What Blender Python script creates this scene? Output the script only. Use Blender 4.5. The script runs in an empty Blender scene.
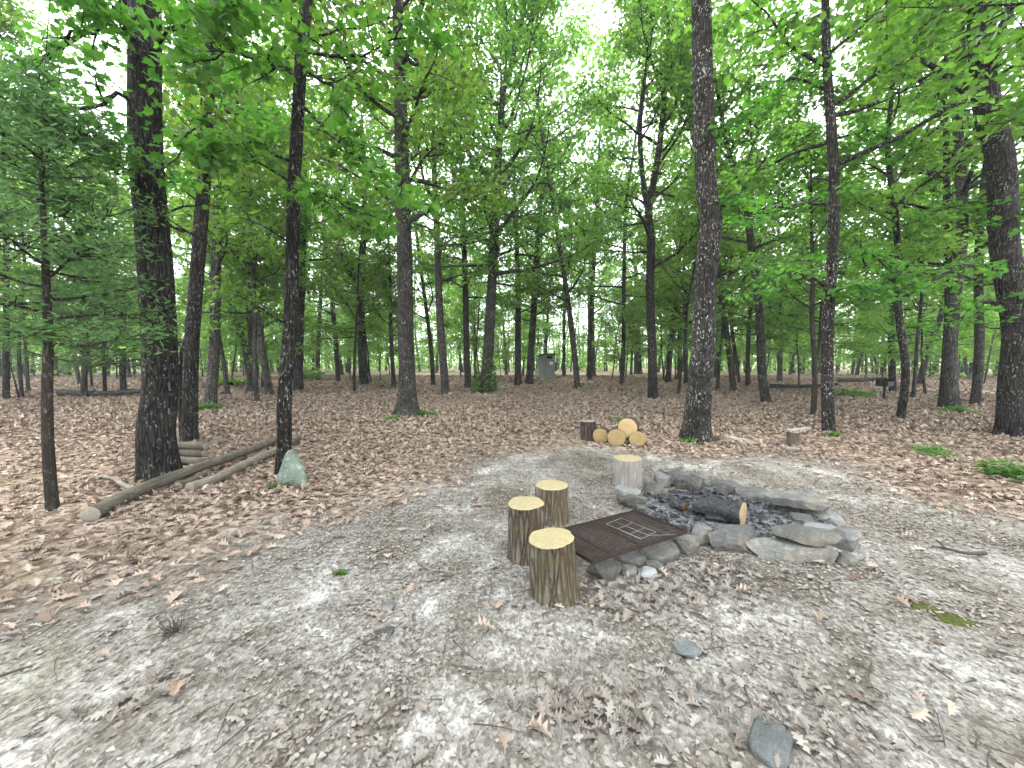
import bpy, math, random, zlib
import numpy as np

# ------------------------------------------------------------------ basics
scene = bpy.context.scene
COL = scene.collection
R = np.random.default_rng(11)
random.seed(5)
F = 385.0
CAMZ = 1.6
PITCH = math.atan(22.0 / F)
cp, sp = math.cos(PITCH), math.sin(PITCH)


def ray(px, py):
    u = (px - 512.0) / F
    v = (384.0 - py) / F
    # camera looks along +Y tilted down by PITCH
    return np.array([u, cp + v * sp, -sp + v * cp])


def at(px, py, z=0.0):
    """point of the horizontal plane z seen at a pixel"""
    d = ray(px, py)
    t = (z - CAMZ) / d[2]
    return np.array([d[0] * t, d[1] * t, z])


def atY(px, py, Y):
    d = ray(px, py)
    t = Y / d[1]
    return np.array([d[0] * t, Y, CAMZ + d[2] * t])


# ------------------------------------------------------------------ noise
_P = np.random.default_rng(3).random((256, 256))


def vnoise(x, y):
    x = np.asarray(x, float); y = np.asarray(y, float)
    xi = np.floor(x).astype(int); yi = np.floor(y).astype(int)
    fx = x - xi; fy = y - yi
    fx = fx * fx * (3 - 2 * fx); fy = fy * fy * (3 - 2 * fy)
    a = _P[xi % 256, yi % 256]; b = _P[(xi + 1) % 256, yi % 256]
    c = _P[xi % 256, (yi + 1) % 256]; d = _P[(xi + 1) % 256, (yi + 1) % 256]
    return (a * (1 - fx) + b * fx) * (1 - fy) + (c * (1 - fx) + d * fx) * fy


def fbm(x, y, o=3):
    s = 0; a = 0.5
    for i in range(o):
        s = s + a * vnoise(x * 2 ** i + 17.3 * i, y * 2 ** i + 5.1 * i); a *= .5
    return s / (1 - .5 ** o)


def gh(x, y):
    """ground height"""
    x = np.asarray(x, float); y = np.asarray(y, float)
    d = np.sqrt(x * x + y * y)
    return (fbm(x * .35 + 40, y * .35 + 11) - .5) * .10 * np.clip((d - 1) / 5, .25, 1.0) + (fbm(x * 1.6, y * 1.6 + 31, 3) - .5) * .035


# ------------------------------------------------------------------ mesh helpers
class MB:
    def __init__(s):
        s.V = []; s.F = []; s.n = 0

    def add(s, V, faces, mi=0):
        V = np.asarray(V, float)
        for f in (faces if isinstance(faces, (list, tuple)) else [faces]):
            f = np.asarray(f)
            if len(f):
                s.F.append((f + s.n, mi))
        s.V.append(V); s.n += len(V)

    def mesh(s, name, mats, origin=(0, 0, 0), smooth=True, sharp=None):
        me = bpy.data.meshes.new(name)
        V = np.concatenate(s.V) - np.asarray(origin, float)
        me.vertices.add(len(V)); me.vertices.foreach_set('co', V.astype(np.float32).ravel())
        loops = []; tot = []; mi = []
        for f, m in s.F:
            loops.append(f.ravel()); tot.append(np.full(len(f), f.shape[1])); mi.append(np.full(len(f), m))
        loops = np.concatenate(loops); tot = np.concatenate(tot); mi = np.concatenate(mi)
        st = np.concatenate([[0], np.cumsum(tot)[:-1]])
        me.loops.add(len(loops)); me.loops.foreach_set('vertex_index', loops.astype(np.int32))
        me.polygons.add(len(tot)); me.polygons.foreach_set('loop_start', st.astype(np.int32))
        me.polygons.foreach_set('loop_total', tot.astype(np.int32))
        me.polygons.foreach_set('material_index', mi.astype(np.int32))
        me.polygons.foreach_set('use_smooth', np.full(len(tot), bool(smooth)))
        for m in mats:
            me.materials.append(m)
        me.update(calc_edges=True)
        if sharp:
            me.set_sharp_from_angle(angle=math.radians(sharp))
        return me


def link(name, me, parent=None, loc=None):
    o = bpy.data.objects.new(name, me); COL.objects.link(o)
    if parent is not None: o.parent = parent
    if loc is not None: o.location = loc
    return o


def tag(o, label, cat, group=None, kind=None):
    if label: o['label'] = label
    if cat: o['category'] = cat
    if group: o['group'] = group
    if kind: o['kind'] = kind
    return o


def thing(name, label, cat, loc, group=None):
    o = link(name, None, None, tuple(loc))
    o.empty_display_size = .2
    return tag(o, label, cat, group)


def dup(root, loc, rz, s, label, group):
    r = root.copy(); COL.objects.link(r)
    r.location = loc; r.rotation_euler = (0, 0, rz); r.scale = (s, s, s)
    r['label'] = label; r['group'] = group
    for ch in root.children:
        c = ch.copy(); COL.objects.link(c); c.parent = r
    return r


def resample(P, n):
    P = np.asarray(P, float)
    m = len(P)
    if m == 2:
        t = np.linspace(0, 1, n)[:, None]
        return P[0] * (1 - t) + P[1] * t
    Q = np.vstack([2 * P[0] - P[1], P, 2 * P[-1] - P[-2]])
    u = np.linspace(0, m - 1 - 1e-6, n)
    i = u.astype(int); t = (u - i)[:, None]
    p0, p1, p2, p3 = Q[i], Q[i + 1], Q[i + 2], Q[i + 3]
    return .5 * (2 * p1 + (p2 - p0) * t + (2 * p0 - 5 * p1 + 4 * p2 - p3) * t * t + (3 * p1 - p0 - 3 * p2 + p3) * t ** 3)


def frames(P):
    T = np.gradient(P, axis=0); T /= np.linalg.norm(T, axis=1)[:, None] + 1e-9
    a = np.array([1, 0, 0.]) if abs(T[0][0]) < .9 else np.array([0, 1., 0])
    N = np.zeros_like(P)
    for i in range(len(P)):
        a = a - T[i] * np.dot(a, T[i]); a = a / (np.linalg.norm(a) + 1e-9); N[i] = a
    return T, N, np.cross(T, N)


def tube(P, r, seg=8, rough=0.0, seed=0, caps=(True, True), freq=3.0, lobes=None):
    P = np.asarray(P, float); n = len(P)
    r = np.broadcast_to(np.asarray(r, float), (n,))
    T, N, B = frames(P)
    th = np.linspace(0, 2 * np.pi, seg, endpoint=False)
    c, s = np.cos(th), np.sin(th)
    rr = np.repeat(r[:, None], seg, 1)
    if rough:
        L = np.concatenate([[0], np.cumsum(np.linalg.norm(np.diff(P, axis=0), axis=1))])
        k = (fbm((c[None, :] + 3) * freq + seed * 7.7, L[:, None] / max(r.max(), .01) * .3 + (s[None, :] + 2) * freq) - .5)
        rr = rr * (1 + 2 * rough * k)
    if lobes is not None:
        rr = rr * (1 + lobes[:, None] * (np.cos(th * 4 + seed) * .5 + np.cos(th * 7 + seed * 2) * .35)[None, :])
    V = P[:, None, :] + rr[:, :, None] * (N[:, None, :] * c[None, :, None] + B[:, None, :] * s[None, :, None])
    V = V.reshape(-1, 3)
    i = np.arange(n - 1)[:, None] * seg; j = np.arange(seg)[None, :]; j2 = (j + 1) % seg
    Q = np.stack([i + j, i + j2, i + seg + j2, i + seg + j], -1).reshape(-1, 4)
    fs = [Q]; ex = []
    k = len(V); j = np.arange(seg)
    if caps[0]:
        ex.append(P[0]); fs.append(np.stack([np.full(seg, k), (j + 1) % seg, j], -1)); k += 1
    if caps[1]:
        ex.append(P[-1]); o = (n - 1) * seg
        fs.append(np.stack([np.full(seg, k), o + j, o + (j + 1) % seg], -1))
    if ex: V = np.vstack([V] + [np.array(e)[None] for e in ex])
    return V, fs


# ------------------------------------------------------------------ materials
def mat(name):
    m = bpy.data.materials.new(name); m.use_nodes = True
    nt = m.node_tree; nt.nodes.clear()
    return m, nt


def nd(nt, t, **k):
    n = nt.nodes.new(t)
    for a, b in k.items():
        if a.startswith('i_'):
            n.inputs[a[2:].replace('_', ' ')].default_value = b
        else:
            setattr(n, a, b)
    return n


def ramp(nt, stops, fac=None, interp='LINEAR'):
    n = nt.nodes.new('ShaderNodeValToRGB'); e = n.color_ramp.elements
    n.color_ramp.interpolation = interp
    while len(e) > 1: e.remove(e[-1])
    e[0].position = stops[0][0]; e[0].color = (*stops[0][1], 1)
    for p, c in stops[1:]:
        x = e.new(p); x.color = (*c, 1)
    if fac is not None: nt.links.new(fac, n.inputs[0])
    return n


def g(v): return (v, v, v)


def mix(nt, fac, a, b, mode='MIX'):
    n = nt.nodes.new('ShaderNodeMix'); n.data_type = 'RGBA'; n.blend_type = mode
    for s, v in ((n.inputs[0], fac), (n.inputs[6], a), (n.inputs[7], b)):
        if hasattr(v, 'is_linked') or hasattr(v, 'links'): nt.links.new(v, s)
        elif isinstance(v, (int, float)): s.default_value = v
        else: s.default_value = (*v, 1)
    return n.outputs[2]


def math_(nt, op, a, b=0.0):
    n = nt.nodes.new('ShaderNodeMath'); n.operation = op
    for s, v in ((n.inputs[0], a), (n.inputs[1], b)):
        if isinstance(v, (int, float)): s.default_value = v
        else: nt.links.new(v, s)
    return n.outputs[0]


def noise(nt, vec, scale, detail=4, rough=.55, dist=0):
    n = nd(nt, 'ShaderNodeTexNoise'); n.inputs['Scale'].default_value = scale
    n.inputs['Detail'].default_value = detail; n.inputs['Roughness'].default_value = rough
    n.inputs['Distortion'].default_value = dist
    if vec is not None: nt.links.new(vec, n.inputs['Vector'])
    return n.outputs['Fac']


def voro(nt, vec, scale, feature='F1', out='Distance', rnd=1.0):
    n = nd(nt, 'ShaderNodeTexVoronoi'); n.feature = feature; n.inputs['Scale'].default_value = scale
    n.inputs['Randomness'].default_value = rnd
    if vec is not None: nt.links.new(vec, n.inputs['Vector'])
    return n.outputs[out]


def mapping(nt, vec, scale=(1, 1, 1), rot=(0, 0, 0)):
    n = nd(nt, 'ShaderNodeMapping'); n.inputs['Scale'].default_value = scale; n.inputs['Rotation'].default_value = rot
    nt.links.new(vec, n.inputs['Vector']); return n.outputs[0]


def principled(nt, col, rough=.9, bump=None, bstr=.5, bdist=.01, spec=.25, metal=0):
    p = nd(nt, 'ShaderNodeBsdfPrincipled'); o = nd(nt, 'ShaderNodeOutputMaterial')
    if isinstance(col, tuple): p.inputs['Base Color'].default_value = (*col, 1)
    else: nt.links.new(col, p.inputs['Base Color'])
    if isinstance(rough, (int, float)): p.inputs['Roughness'].default_value = rough
    else: nt.links.new(rough, p.inputs['Roughness'])
    p.inputs['Specular IOR Level'].default_value = spec
    p.inputs['Metallic'].default_value = metal
    if bump is not None:
        b = nd(nt, 'ShaderNodeBump'); b.inputs['Strength'].default_value = bstr; b.inputs['Distance'].default_value = bdist
        nt.links.new(bump, b.inputs['Height']); nt.links.new(b.outputs[0], p.inputs['Normal'])
    nt.links.new(p.outputs[0], o.inputs[0])
    return p


def objco(nt):
    return nd(nt, 'ShaderNodeTexCoord').outputs['Object']


def bark_mat(name, dark, light, lichen=.5, scale=1.0, moss=0.0, ridge=1.0, peel=0.0):
    m, nt = mat(name); v = objco(nt)
    rnd = nd(nt, 'ShaderNodeObjectInfo').outputs['Random']
    vs = mapping(nt, v, (1, 1, .16))
    warp = nd(nt, 'ShaderNodeTexNoise'); warp.inputs['Scale'].default_value = 9 * scale; nt.links.new(vs, warp.inputs['Vector'])
    add = nd(nt, 'ShaderNodeVectorMath', operation='MULTIPLY_ADD'); nt.links.new(warp.outputs['Color'], add.inputs[0])
    add.inputs[1].default_value = (.06, .06, .06); nt.links.new(vs, add.inputs[2])
    rid = voro(nt, add.outputs[0], 22 * scale, 'DISTANCE_TO_EDGE')
    ridr = ramp(nt, [(0, g(0)), (.22, g(1))], rid)
    fine = noise(nt, v, 70 * scale, 5, .7)
    big = noise(nt, v, 3.0, 3)
    h = math_(nt, 'ADD', math_(nt, 'MULTIPLY', ridr.outputs[0], .7 * ridge), math_(nt, 'MULTIPLY', fine, .6))
    col = ramp(nt, [(.15, dark), (.95, light)], math_(nt, 'ADD', math_(nt, 'MULTIPLY', h, .6), math_(nt, 'MULTIPLY', math_(nt, 'SUBTRACT', big, .35), .7)))
    c = col.outputs[0]
    sp_ = noise(nt, mapping(nt, v, (1, 1, .5)), 30, 5, .7)
    lm = ramp(nt, [(.57, g(0)), (.62, g(1))], sp_)
    area = ramp(nt, [(.38, g(0)), (.58, g(1))], noise(nt, v, 2.2, 3))
    c = mix(nt, math_(nt, 'MULTIPLY', math_(nt, 'MULTIPLY', lm.outputs[0], area.outputs[0]), lichen), c, (.42, .44, .41))
    if moss:
        mm = ramp(nt, [(.5, g(0)), (.62, g(1))], noise(nt, v, 7, 5, .65))
        c = mix(nt, math_(nt, 'MULTIPLY', mm.outputs[0], moss), c, (.10, .12, .035))
    if peel:
        pm = ramp(nt, [(.53, g(0)), (.57, g(1))], noise(nt, mapping(nt, v, (1, 1, .35)), 8, 4, .6))
        c = mix(nt, math_(nt, 'MULTIPLY', pm.outputs[0], peel), c, (.15, .105, .062))
    br = nd(nt, 'ShaderNodeHueSaturation'); nt.links.new(c, br.inputs['Color'])
    nt.links.new(math_(nt, 'ADD', math_(nt, 'MULTIPLY', rnd, .5), .75), br.inputs['Value'])
    principled(nt, br.outputs[0], .95, h, 1.0, .035, .15)
    return m


def leaf_mat(name, cols, trans, tw=.45, rough=.5, spec=.3):
    m, nt = mat(name)
    geo = nd(nt, 'ShaderNodeNewGeometry'); oi = nd(nt, 'ShaderNodeObjectInfo')
    n = len(cols)
    cr = ramp(nt, [(i / max(1, n - 1), c) for i, c in enumerate(cols)], geo.outputs['Random Per Island'])
    hs = nd(nt, 'ShaderNodeHueSaturation'); nt.links.new(cr.outputs[0], hs.inputs['Color'])
    nt.links.new(math_(nt, 'ADD', math_(nt, 'MULTIPLY', oi.outputs['Random'], .024), .492), hs.inputs['Hue'])
    nt.links.new(math_(nt, 'ADD', math_(nt, 'MULTIPLY', oi.outputs['Random'], .35), .82), hs.inputs['Value'])
    p = nd(nt, 'ShaderNodeBsdfPrincipled'); nt.links.new(hs.outputs[0], p.inputs['Base Color'])
    p.inputs['Roughness'].default_value = rough; p.inputs['Specular IOR Level'].default_value = spec
    t = nd(nt, 'ShaderNodeBsdfTranslucent')
    nt.links.new(mix(nt, 1.0, hs.outputs[0], trans, 'MULTIPLY'), t.inputs[0])
    ms = nd(nt, 'ShaderNodeMixShader'); ms.inputs[0].default_value = tw
    nt.links.new(p.outputs[0], ms.inputs[1]); nt.links.new(t.outputs[0], ms.inputs[2])
    o = nd(nt, 'ShaderNodeOutputMaterial'); nt.links.new(ms.outputs[0], o.inputs[0])
    return m


def litter_mat(name, cols, tw=.12):
    m, nt = mat(name)
    geo = nd(nt, 'ShaderNodeNewGeometry')
    n = len(cols)
    cr = ramp(nt, [(i / (n - 1), c) for i, c in enumerate(cols)], geo.outputs['Random Per Island'])
    nz = noise(nt, geo.outputs['Position'], 60, 3)
    c = mix(nt, math_(nt, 'MULTIPLY', nz, .4), cr.outputs[0], (.10, .08, .065))
    principled(nt, c, .85, None, spec=.2)
    return m


M_bark_dark = bark_mat('dark_oak_bark', (0.005148, 0.004505, 0.004183), (0.0547, 0.04954, 0.04568), .55)
M_bark_grey = bark_mat('grey_bark', (0.0104, 0.009282, 0.008168), (0.0928, 0.08538, 0.07648), .6, .9)
M_bark_spot = bark_mat('lichen_spotted_bark', (0.005123, 0.00427, 0.003701), (0.04839, 0.0427, 0.03757), 1.0)
M_bark_thin = bark_mat('smooth_sapling_bark', (0.01848, 0.01452, 0.01188), (0.0858, 0.0726, 0.0594), .3, 1.6, ridge=.5)
M_bark_far = bark_mat('distant_bark', (0.01109, 0.009702, 0.008316), (0.0693, 0.06376, 0.05753), .4, .6)
M_bark_stool = bark_mat('stool_bark', (0.0364, 0.02704, 0.0208), (0.312, 0.2548, 0.1872), .35, 1.1, moss=.2, peel=.6)
M_bark_moss = bark_mat('mossy_stool_bark', (0.035, 0.028, 0.02), (0.27, 0.225, 0.16), .5, 1.1, moss=.5, peel=.45)
M_bark_stump = bark_mat('dark_stump_bark', (.02, .015, .012), (.16, .12, .10), .2, 1.2)

M_leaf = leaf_mat('oak_leaf_green', [(.045, .09, .025), (.072, .135, .034), (.095, .165, .042), (.125, .195, .048), (.06, .112, .036)], (1.95, 2.25, .95), .58, .42, .4)
M_leaf_near = leaf_mat('near_leaf_green', [(.042, .11, .022), (.062, .145, .028), (.09, .18, .03), (.05, .12, .04)], (1.75, 2.1, .85), .5, .45, .35)
M_leaf_under = leaf_mat('understory_leaf_green', [(.075, .140, .038), (.108, .19, .05), (.15, .24, .06), (.092, .155, .052)], (1.95, 2.25, 1.0), .58, .42, .4)
M_leaf_cedar = leaf_mat('cedar_needle_green', [(0.045, 0.09, 0.033), (0.0675, 0.1275, 0.045), (0.0975, 0.165, 0.06)], (1.8, 2.1, 1.2), .25, .7, .15)
M_leaf_far = leaf_mat('far_leaf_green', [(.075, .135, .045), (.108, .185, .06), (.145, .23, .075)], (1.95, 2.25, 1.0), .58, .42, .4)
M_plant = leaf_mat('ground_plant_green', [(.05, .12, .02), (.08, .17, .03), (.11, .2, .05)], (1.5, 1.7, .8), .4)

M_litter = litter_mat('brown_leaf_litter', [(0.08048, 0.0534, 0.03988), (0.2092, 0.1493, 0.1124), (0.3219, 0.2475, 0.1922), (0.4346, 0.3574, 0.2865), (0.2415, 0.1649, 0.1233), (0.3783, 0.3024, 0.2358), (0.1288, 0.0864, 0.06381)])
M_frag = litter_mat('bleached_leaf_fragments', [(0.1119, 0.09731, 0.08141), (0.1903, 0.1676, 0.1425), (0.2686, 0.246, 0.2162), (0.1679, 0.1406, 0.117), (0.3246, 0.3027, 0.2697), (0.2126, 0.1812, 0.1526)])


def cut_mat(name, ring, pale, stain=.3):
    m, nt = mat(name); v = objco(nt)
    ln = nd(nt, 'ShaderNodeVectorMath', operation='LENGTH')
    nt.links.new(mapping(nt, v, (1, 1, 0)), ln.inputs[0])
    wob = math_(nt, 'MULTIPLY', noise(nt, v, 9, 3), .05)
    w = math_(nt, 'SINE', math_(nt, 'MULTIPLY', math_(nt, 'ADD', ln.outputs['Value'], wob), 420))
    saw = noise(nt, mapping(nt, v, (6, 90, 6), (0, 0, .6)), 2, 3)
    f = math_(nt, 'ADD', math_(nt, 'MULTIPLY', w, .09), math_(nt, 'ADD', math_(nt, 'MULTIPLY', saw, .55), math_(nt, 'MULTIPLY', noise(nt, v, 24, 5, .7), .45)))
    c = ramp(nt, [(.15, ring), (.7, pale)], f).outputs[0]
    gd = nd(nt, 'ShaderNodeTexGradient', gradient_type='RADIAL'); nt.links.new(v, gd.inputs[0])
    fr_ = math_(nt, 'FRACT', math_(nt, 'ADD', math_(nt, 'MULTIPLY', gd.outputs['Fac'], 7), math_(nt, 'MULTIPLY', noise(nt, v, 16, 4), .9)))
    crk = math_(nt, 'MULTIPLY', ramp(nt, [(0, g(1)), (.05, g(0))], fr_).outputs[0], ramp(nt, [(.42, g(0)), (.55, g(1))], noise(nt, v, 14, 3)).outputs[0])
    c = mix(nt, math_(nt, 'MULTIPLY', crk, .8), c, (.06, .045, .03))
    st = ramp(nt, [(.48, g(0)), (.7, g(1))], noise(nt, v, 11, 4)).outputs[0]
    c = mix(nt, math_(nt, 'MULTIPLY', st, stain), c, (.34, .24, .11))
    principled(nt, c, .85, saw, .3, .004, .2)
    return m


M_cut = cut_mat('fresh_sawn_wood', (.13, .10, .05), (.36, .315, .185), .6)
M_cut_old = cut_mat('sawn_log_ends', (0.1836, 0.1228, 0.0544), (0.306, 0.2222, 0.1034), .5)
M_cut_grey = cut_mat('weathered_sawn_end', (0.1156, 0.102, 0.0816), (0.2244, 0.2006, 0.17), .3)


def wood_grey(name, dark, light, sc=1.0, axis=(1, 1, .08)):
    m, nt = mat(name); v = objco(nt)
    a = noise(nt, mapping(nt, v, axis), 45 * sc, 5, .65, .4)
    b = noise(nt, v, 5, 4)
    c = ramp(nt, [(.28, dark), (.72, light)], math_(nt, 'ADD', math_(nt, 'MULTIPLY', a, .65), math_(nt, 'MULTIPLY', b, .35))).outputs[0]
    principled(nt, c, .9, a, .7, .008, .2)
    return m


M_weather = wood_grey('weathered_bare_wood', (0.09, 0.07875, 0.0675), (0.345, 0.3225, 0.2925))
M_log = wood_grey('old_peeled_log', (0.02016, 0.0167, 0.01267), (0.1555, 0.1354, 0.1066), 1.0, (1, .1, 1))
M_log_pale = wood_grey('bleached_branch', (0.0675, 0.05344, 0.03938), (0.2587, 0.225, 0.1856), 1.0, (1, .15, 1))
M_twig = wood_grey('dead_twig', (0.033, 0.02475, 0.01925), (0.11, 0.088, 0.0715), 1.0, (1, 1, 1))
M_shed = wood_grey('grey_shed_boards', (.13, .137, .145), (.27, .285, .30), .3, (1, 1, .05))


def rock_mat(name, dark, light, lich=(.22, .23, .205), la=.35, warm=.45):
    m, nt = mat(name); v = objco(nt)
    oi = nd(nt, 'ShaderNodeObjectInfo').outputs['Random']
    a = noise(nt, v, 7, 6, .65); b = noise(nt, v, 55, 4, .7)
    st = noise(nt, mapping(nt, v, (1, 1, 5), (.15, .1, 0)), 9, 4, .6)
    f = math_(nt, 'ADD', math_(nt, 'MULTIPLY', a, .45), math_(nt, 'ADD', math_(nt, 'MULTIPLY', b, .3), math_(nt, 'MULTIPLY', st, .25)))
    c = ramp(nt, [(.33, dark), (.66, light)], f).outputs[0]
    wm = ramp(nt, [(.52, g(0)), (.7, g(1))], noise(nt, v, 4, 4)).outputs[0]
    c = mix(nt, math_(nt, 'MULTIPLY', wm, warm), c, (.22, .16, .10))
    lm = ramp(nt, [(.56, g(0)), (.61, g(1))], noise(nt, v, 14, 5, .7)).outputs[0]
    c = mix(nt, math_(nt, 'MULTIPLY', lm, la), c, lich)
    hs = nd(nt, 'ShaderNodeHueSaturation'); nt.links.new(c, hs.inputs['Color'])
    nt.links.new(math_(nt, 'ADD', math_(nt, 'MULTIPLY', oi, .7), .62), hs.inputs['Value'])
    principled(nt, hs.outputs[0], .92, f, 1.0, .035, .2)
    return m


M_rock = rock_mat('grey_fieldstone', (0.0476, 0.0476, 0.04488), (0.1768, 0.1754, 0.1666))
M_rock_green = rock_mat('greenish_fieldstone', (0.05406, 0.0544, 0.04865), (0.1802, 0.1768, 0.1599), la=.3, warm=.4)
M_rock_pale = rock_mat('pale_stone', (0.136, 0.1394, 0.136), (0.34, 0.3468, 0.34))
M_rock_soot = rock_mat('sooty_stone', (.02, .02, .022), (.15, .145, .14), la=.15)
M_slate = rock_mat('blue_grey_slate', (0.0816, 0.09071, 0.08976), (0.1836, 0.1939, 0.1885), la=.2, warm=.03)
M_mint = rock_mat('mint_lichen_stone', (.065, .075, .06), (.15, .19, .15), (.21, .28, .225), .7, .1)


def simple(name, col, rough=.7, metal=0, spec=.3, var=.3, sc=20):
    m, nt = mat(name); v = objco(nt)
    a = noise(nt, v, sc, 5, .65)
    c = mix(nt, a, tuple(x * (1 - var) for x in col), tuple(min(1, x * (1 + var)) for x in col))
    principled(nt, c, rough, a, .3, .004, spec, metal)
    return m


def rust_mat():
    m, nt = mat('rusty_iron'); v = objco(nt)
    a = noise(nt, v, 18, 6, .7); b = noise(nt, v, 120, 3)
    c = ramp(nt, [(.3, (.014, .011, .010)), (.55, (.034, .021, .017)), (.75, (.07, .038, .027))], math_(nt, 'ADD', math_(nt, 'MULTIPLY', a, .7), math_(nt, 'MULTIPLY', b, .3))).outputs[0]
    principled(nt, c, .75, b, .5, .003, .35, .25)
    return m


M_rust = rust_mat()
M_wire = simple('dull_steel_wire', (.17, .16, .15), .5, .6)
M_black = simple('black_painted_steel', (.012, .012, .014), .6)
M_roof = simple('dark_shed_roof', (.05, .045, .042), .8)
M_sign = simple('white_notice', (.72, .74, .76), .7, var=.08)
M_dark = simple('dark_opening', (.012, .012, .012), .9)


def char_mat():
    m, nt = mat('charred_wood'); v = objco(nt)
    a = voro(nt, mapping(nt, v, (1, .35, 1)), 40, 'DISTANCE_TO_EDGE')
    b = noise(nt, v, 30, 5)
    c = ramp(nt, [(.35, (.006, .006, .008)), (.6, (.022, .023, .027)), (.8, (.11, .115, .125))], b).outputs[0]
    principled(nt, c, .6, a, .9, .02, .45)
    return m


M_char = char_mat()


def ash_mat():
    m, nt = mat('ash_and_charcoal'); v = objco(nt)
    a = noise(nt, v, 5, 5, .6); b = voro(nt, v, 45, 'F1', 'Color'); 
    bw = nd(nt, 'ShaderNodeRGBToBW'); nt.links.new(b, bw.inputs[0])
    f = math_(nt, 'ADD', math_(nt, 'MULTIPLY', a, .8), math_(nt, 'MULTIPLY', bw.outputs[0], .35))
    c = ramp(nt, [(.40, (.014, .014, .016)), (.56, (.06, .06, .065)), (.74, (.16, .16, .165)), (.88, (.30, .30, .30))], f).outputs[0]
    principled(nt, c, .95, f, .8, .02, .15)
    return m


M_ash = ash_mat()


def moss_mat():
    m, nt = mat('green_moss'); v = objco(nt)
    a = noise(nt, v, 60, 5, .7)
    c = ramp(nt, [(.3, (.04, .045, .014)), (.7, (.10, .115, .03))], a).outputs[0]
    principled(nt, c, .95, a, 1, .02, .1)
    return m


M_moss = moss_mat()


def ground_mat():
    m, nt = mat('forest_floor')
    pos = nd(nt, 'ShaderNodeNewGeometry').outputs['Position']
    at_ = nd(nt, 'ShaderNodeAttribute', attribute_name='bare').outputs['Fac']
    # --- leaf litter
    w = nd(nt, 'ShaderNodeTexNoise'); w.inputs['Scale'].default_value = 14; nt.links.new(pos, w.inputs['Vector'])
    wv = nd(nt, 'ShaderNodeVectorMath', operation='MULTIPLY_ADD'); nt.links.new(w.outputs['Color'], wv.inputs[0])
    wv.inputs[1].default_value = (.06, .06, .06); nt.links.new(pos, wv.inputs[2])
    v1 = nd(nt, 'ShaderNodeTexVoronoi'); v1.inputs['Scale'].default_value = 17; nt.links.new(wv.outputs[0], v1.inputs['Vector'])
    sepc = nd(nt, 'ShaderNodeSeparateColor'); nt.links.new(v1.outputs['Color'], sepc.inputs[0])
    lit = ramp(nt, [(0, (0.06399, 0.04261, 0.0312)), (.3, (0.1506, 0.1065, 0.07802)), (.6, (0.2485, 0.191, 0.1458)), (.85, (0.3463, 0.2828, 0.224)), (1, (0.4066, 0.3416, 0.2781))], sepc.outputs[0]).outputs[0]
    big = noise(nt, pos, .35, 4, .6)
    lit = mix(nt, math_(nt, 'MULTIPLY', ramp(nt, [(.35, g(0)), (.7, g(1))], big).outputs[0], .5), lit, (.13, .085, .062))
    gr = ramp(nt, [(.56, g(0)), (.72, g(1))], noise(nt, pos, .16, 4, .6)).outputs[0]
    lit = mix(nt, math_(nt, 'MULTIPLY', gr, .45), lit, (.13, .14, .055))
    hl = v1.outputs['Distance']
    # --- bare pale soil with bleached bits
    p1 = noise(nt, pos, 1.25, 7, .66, .6)
    p2 = noise(nt, pos, 11, 5, .7)
    soil = ramp(nt, [(.36, (.075, .066, .055)), (.45, (.135, .124, .108)), (.53, (.205, .198, .185)), (.61, (.38, .376, .365))],
                math_(nt, 'ADD', math_(nt, 'MULTIPLY', p1, .78), math_(nt, 'MULTIPLY', p2, .22))).outputs[0]
    v2 = nd(nt, 'ShaderNodeTexVoronoi'); v2.inputs['Scale'].default_value = 38; nt.links.new(mapping(nt, wv.outputs[0], (1, .55, 1), (0, 0, .7)), v2.inputs['Vector'])
    s2 = nd(nt, 'ShaderNodeSeparateColor'); nt.links.new(v2.outputs['Color'], s2.inputs[0])
    bits = ramp(nt, [(0, (0.055, 0.0495, 0.0429)), (.5, (0.1485, 0.1375, 0.1238)), (1, (0.275, 0.2612, 0.2448))], s2.outputs[1]).outputs[0]
    bm = ramp(nt, [(.46, g(0)), (.66, g(1))], noise(nt, pos, 2.6, 5, .65)).outputs[0]
    soil = mix(nt, math_(nt, 'MULTIPLY', bm, .75), soil, bits)
    v3 = nd(nt, 'ShaderNodeTexVoronoi'); v3.inputs['Scale'].default_value = 70; nt.links.new(mapping(nt, wv.outputs[0], (1, .6, 1), (0, 0, 2.1)), v3.inputs['Vector'])
    s3 = nd(nt, 'ShaderNodeSeparateColor'); nt.links.new(v3.outputs['Color'], s3.inputs[0])
    p4 = noise(nt, pos, 90, 4, .75)
    gr_ = math_(nt, 'ADD', math_(nt, 'MULTIPLY', s3.outputs[0], .55), math_(nt, 'MULTIPLY', p4, .9))
    soil = mix(nt, .8, soil, ramp(nt, [(.35, (.36, .33, .30)), (.75, (1.0, .98, .95)), (1.1, (1.5, 1.5, 1.5))], gr_).outputs[0], 'MULTIPLY')
    soil = mix(nt, 1.0, soil, (.99, .98, .965), 'MULTIPLY')
    ms = ramp(nt, [(.60, g(0)), (.72, g(1))], noise(nt, pos, .9, 5, .6)).outputs[0]
    soil = mix(nt, math_(nt, 'MULTIPLY', ms, .28), soil, (.17, .18, .09))
    fac = ramp(nt, [(.25, g(0)), (.75, g(1))], math_(nt, 'ADD', at_, math_(nt, 'MULTIPLY', math_(nt, 'SUBTRACT', noise(nt, pos, 5, 5, .65), .5), .9))).outputs[0]
    c = mix(nt, fac, lit, soil)
    bump = math_(nt, 'ADD', math_(nt, 'MULTIPLY', hl, .8), math_(nt, 'ADD', math_(nt, 'MULTIPLY', v2.outputs['Distance'], .35), math_(nt, 'MULTIPLY', p2, .6)))
    principled(nt, c, .95, bump, .8, .03, .1)
    return m


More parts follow.
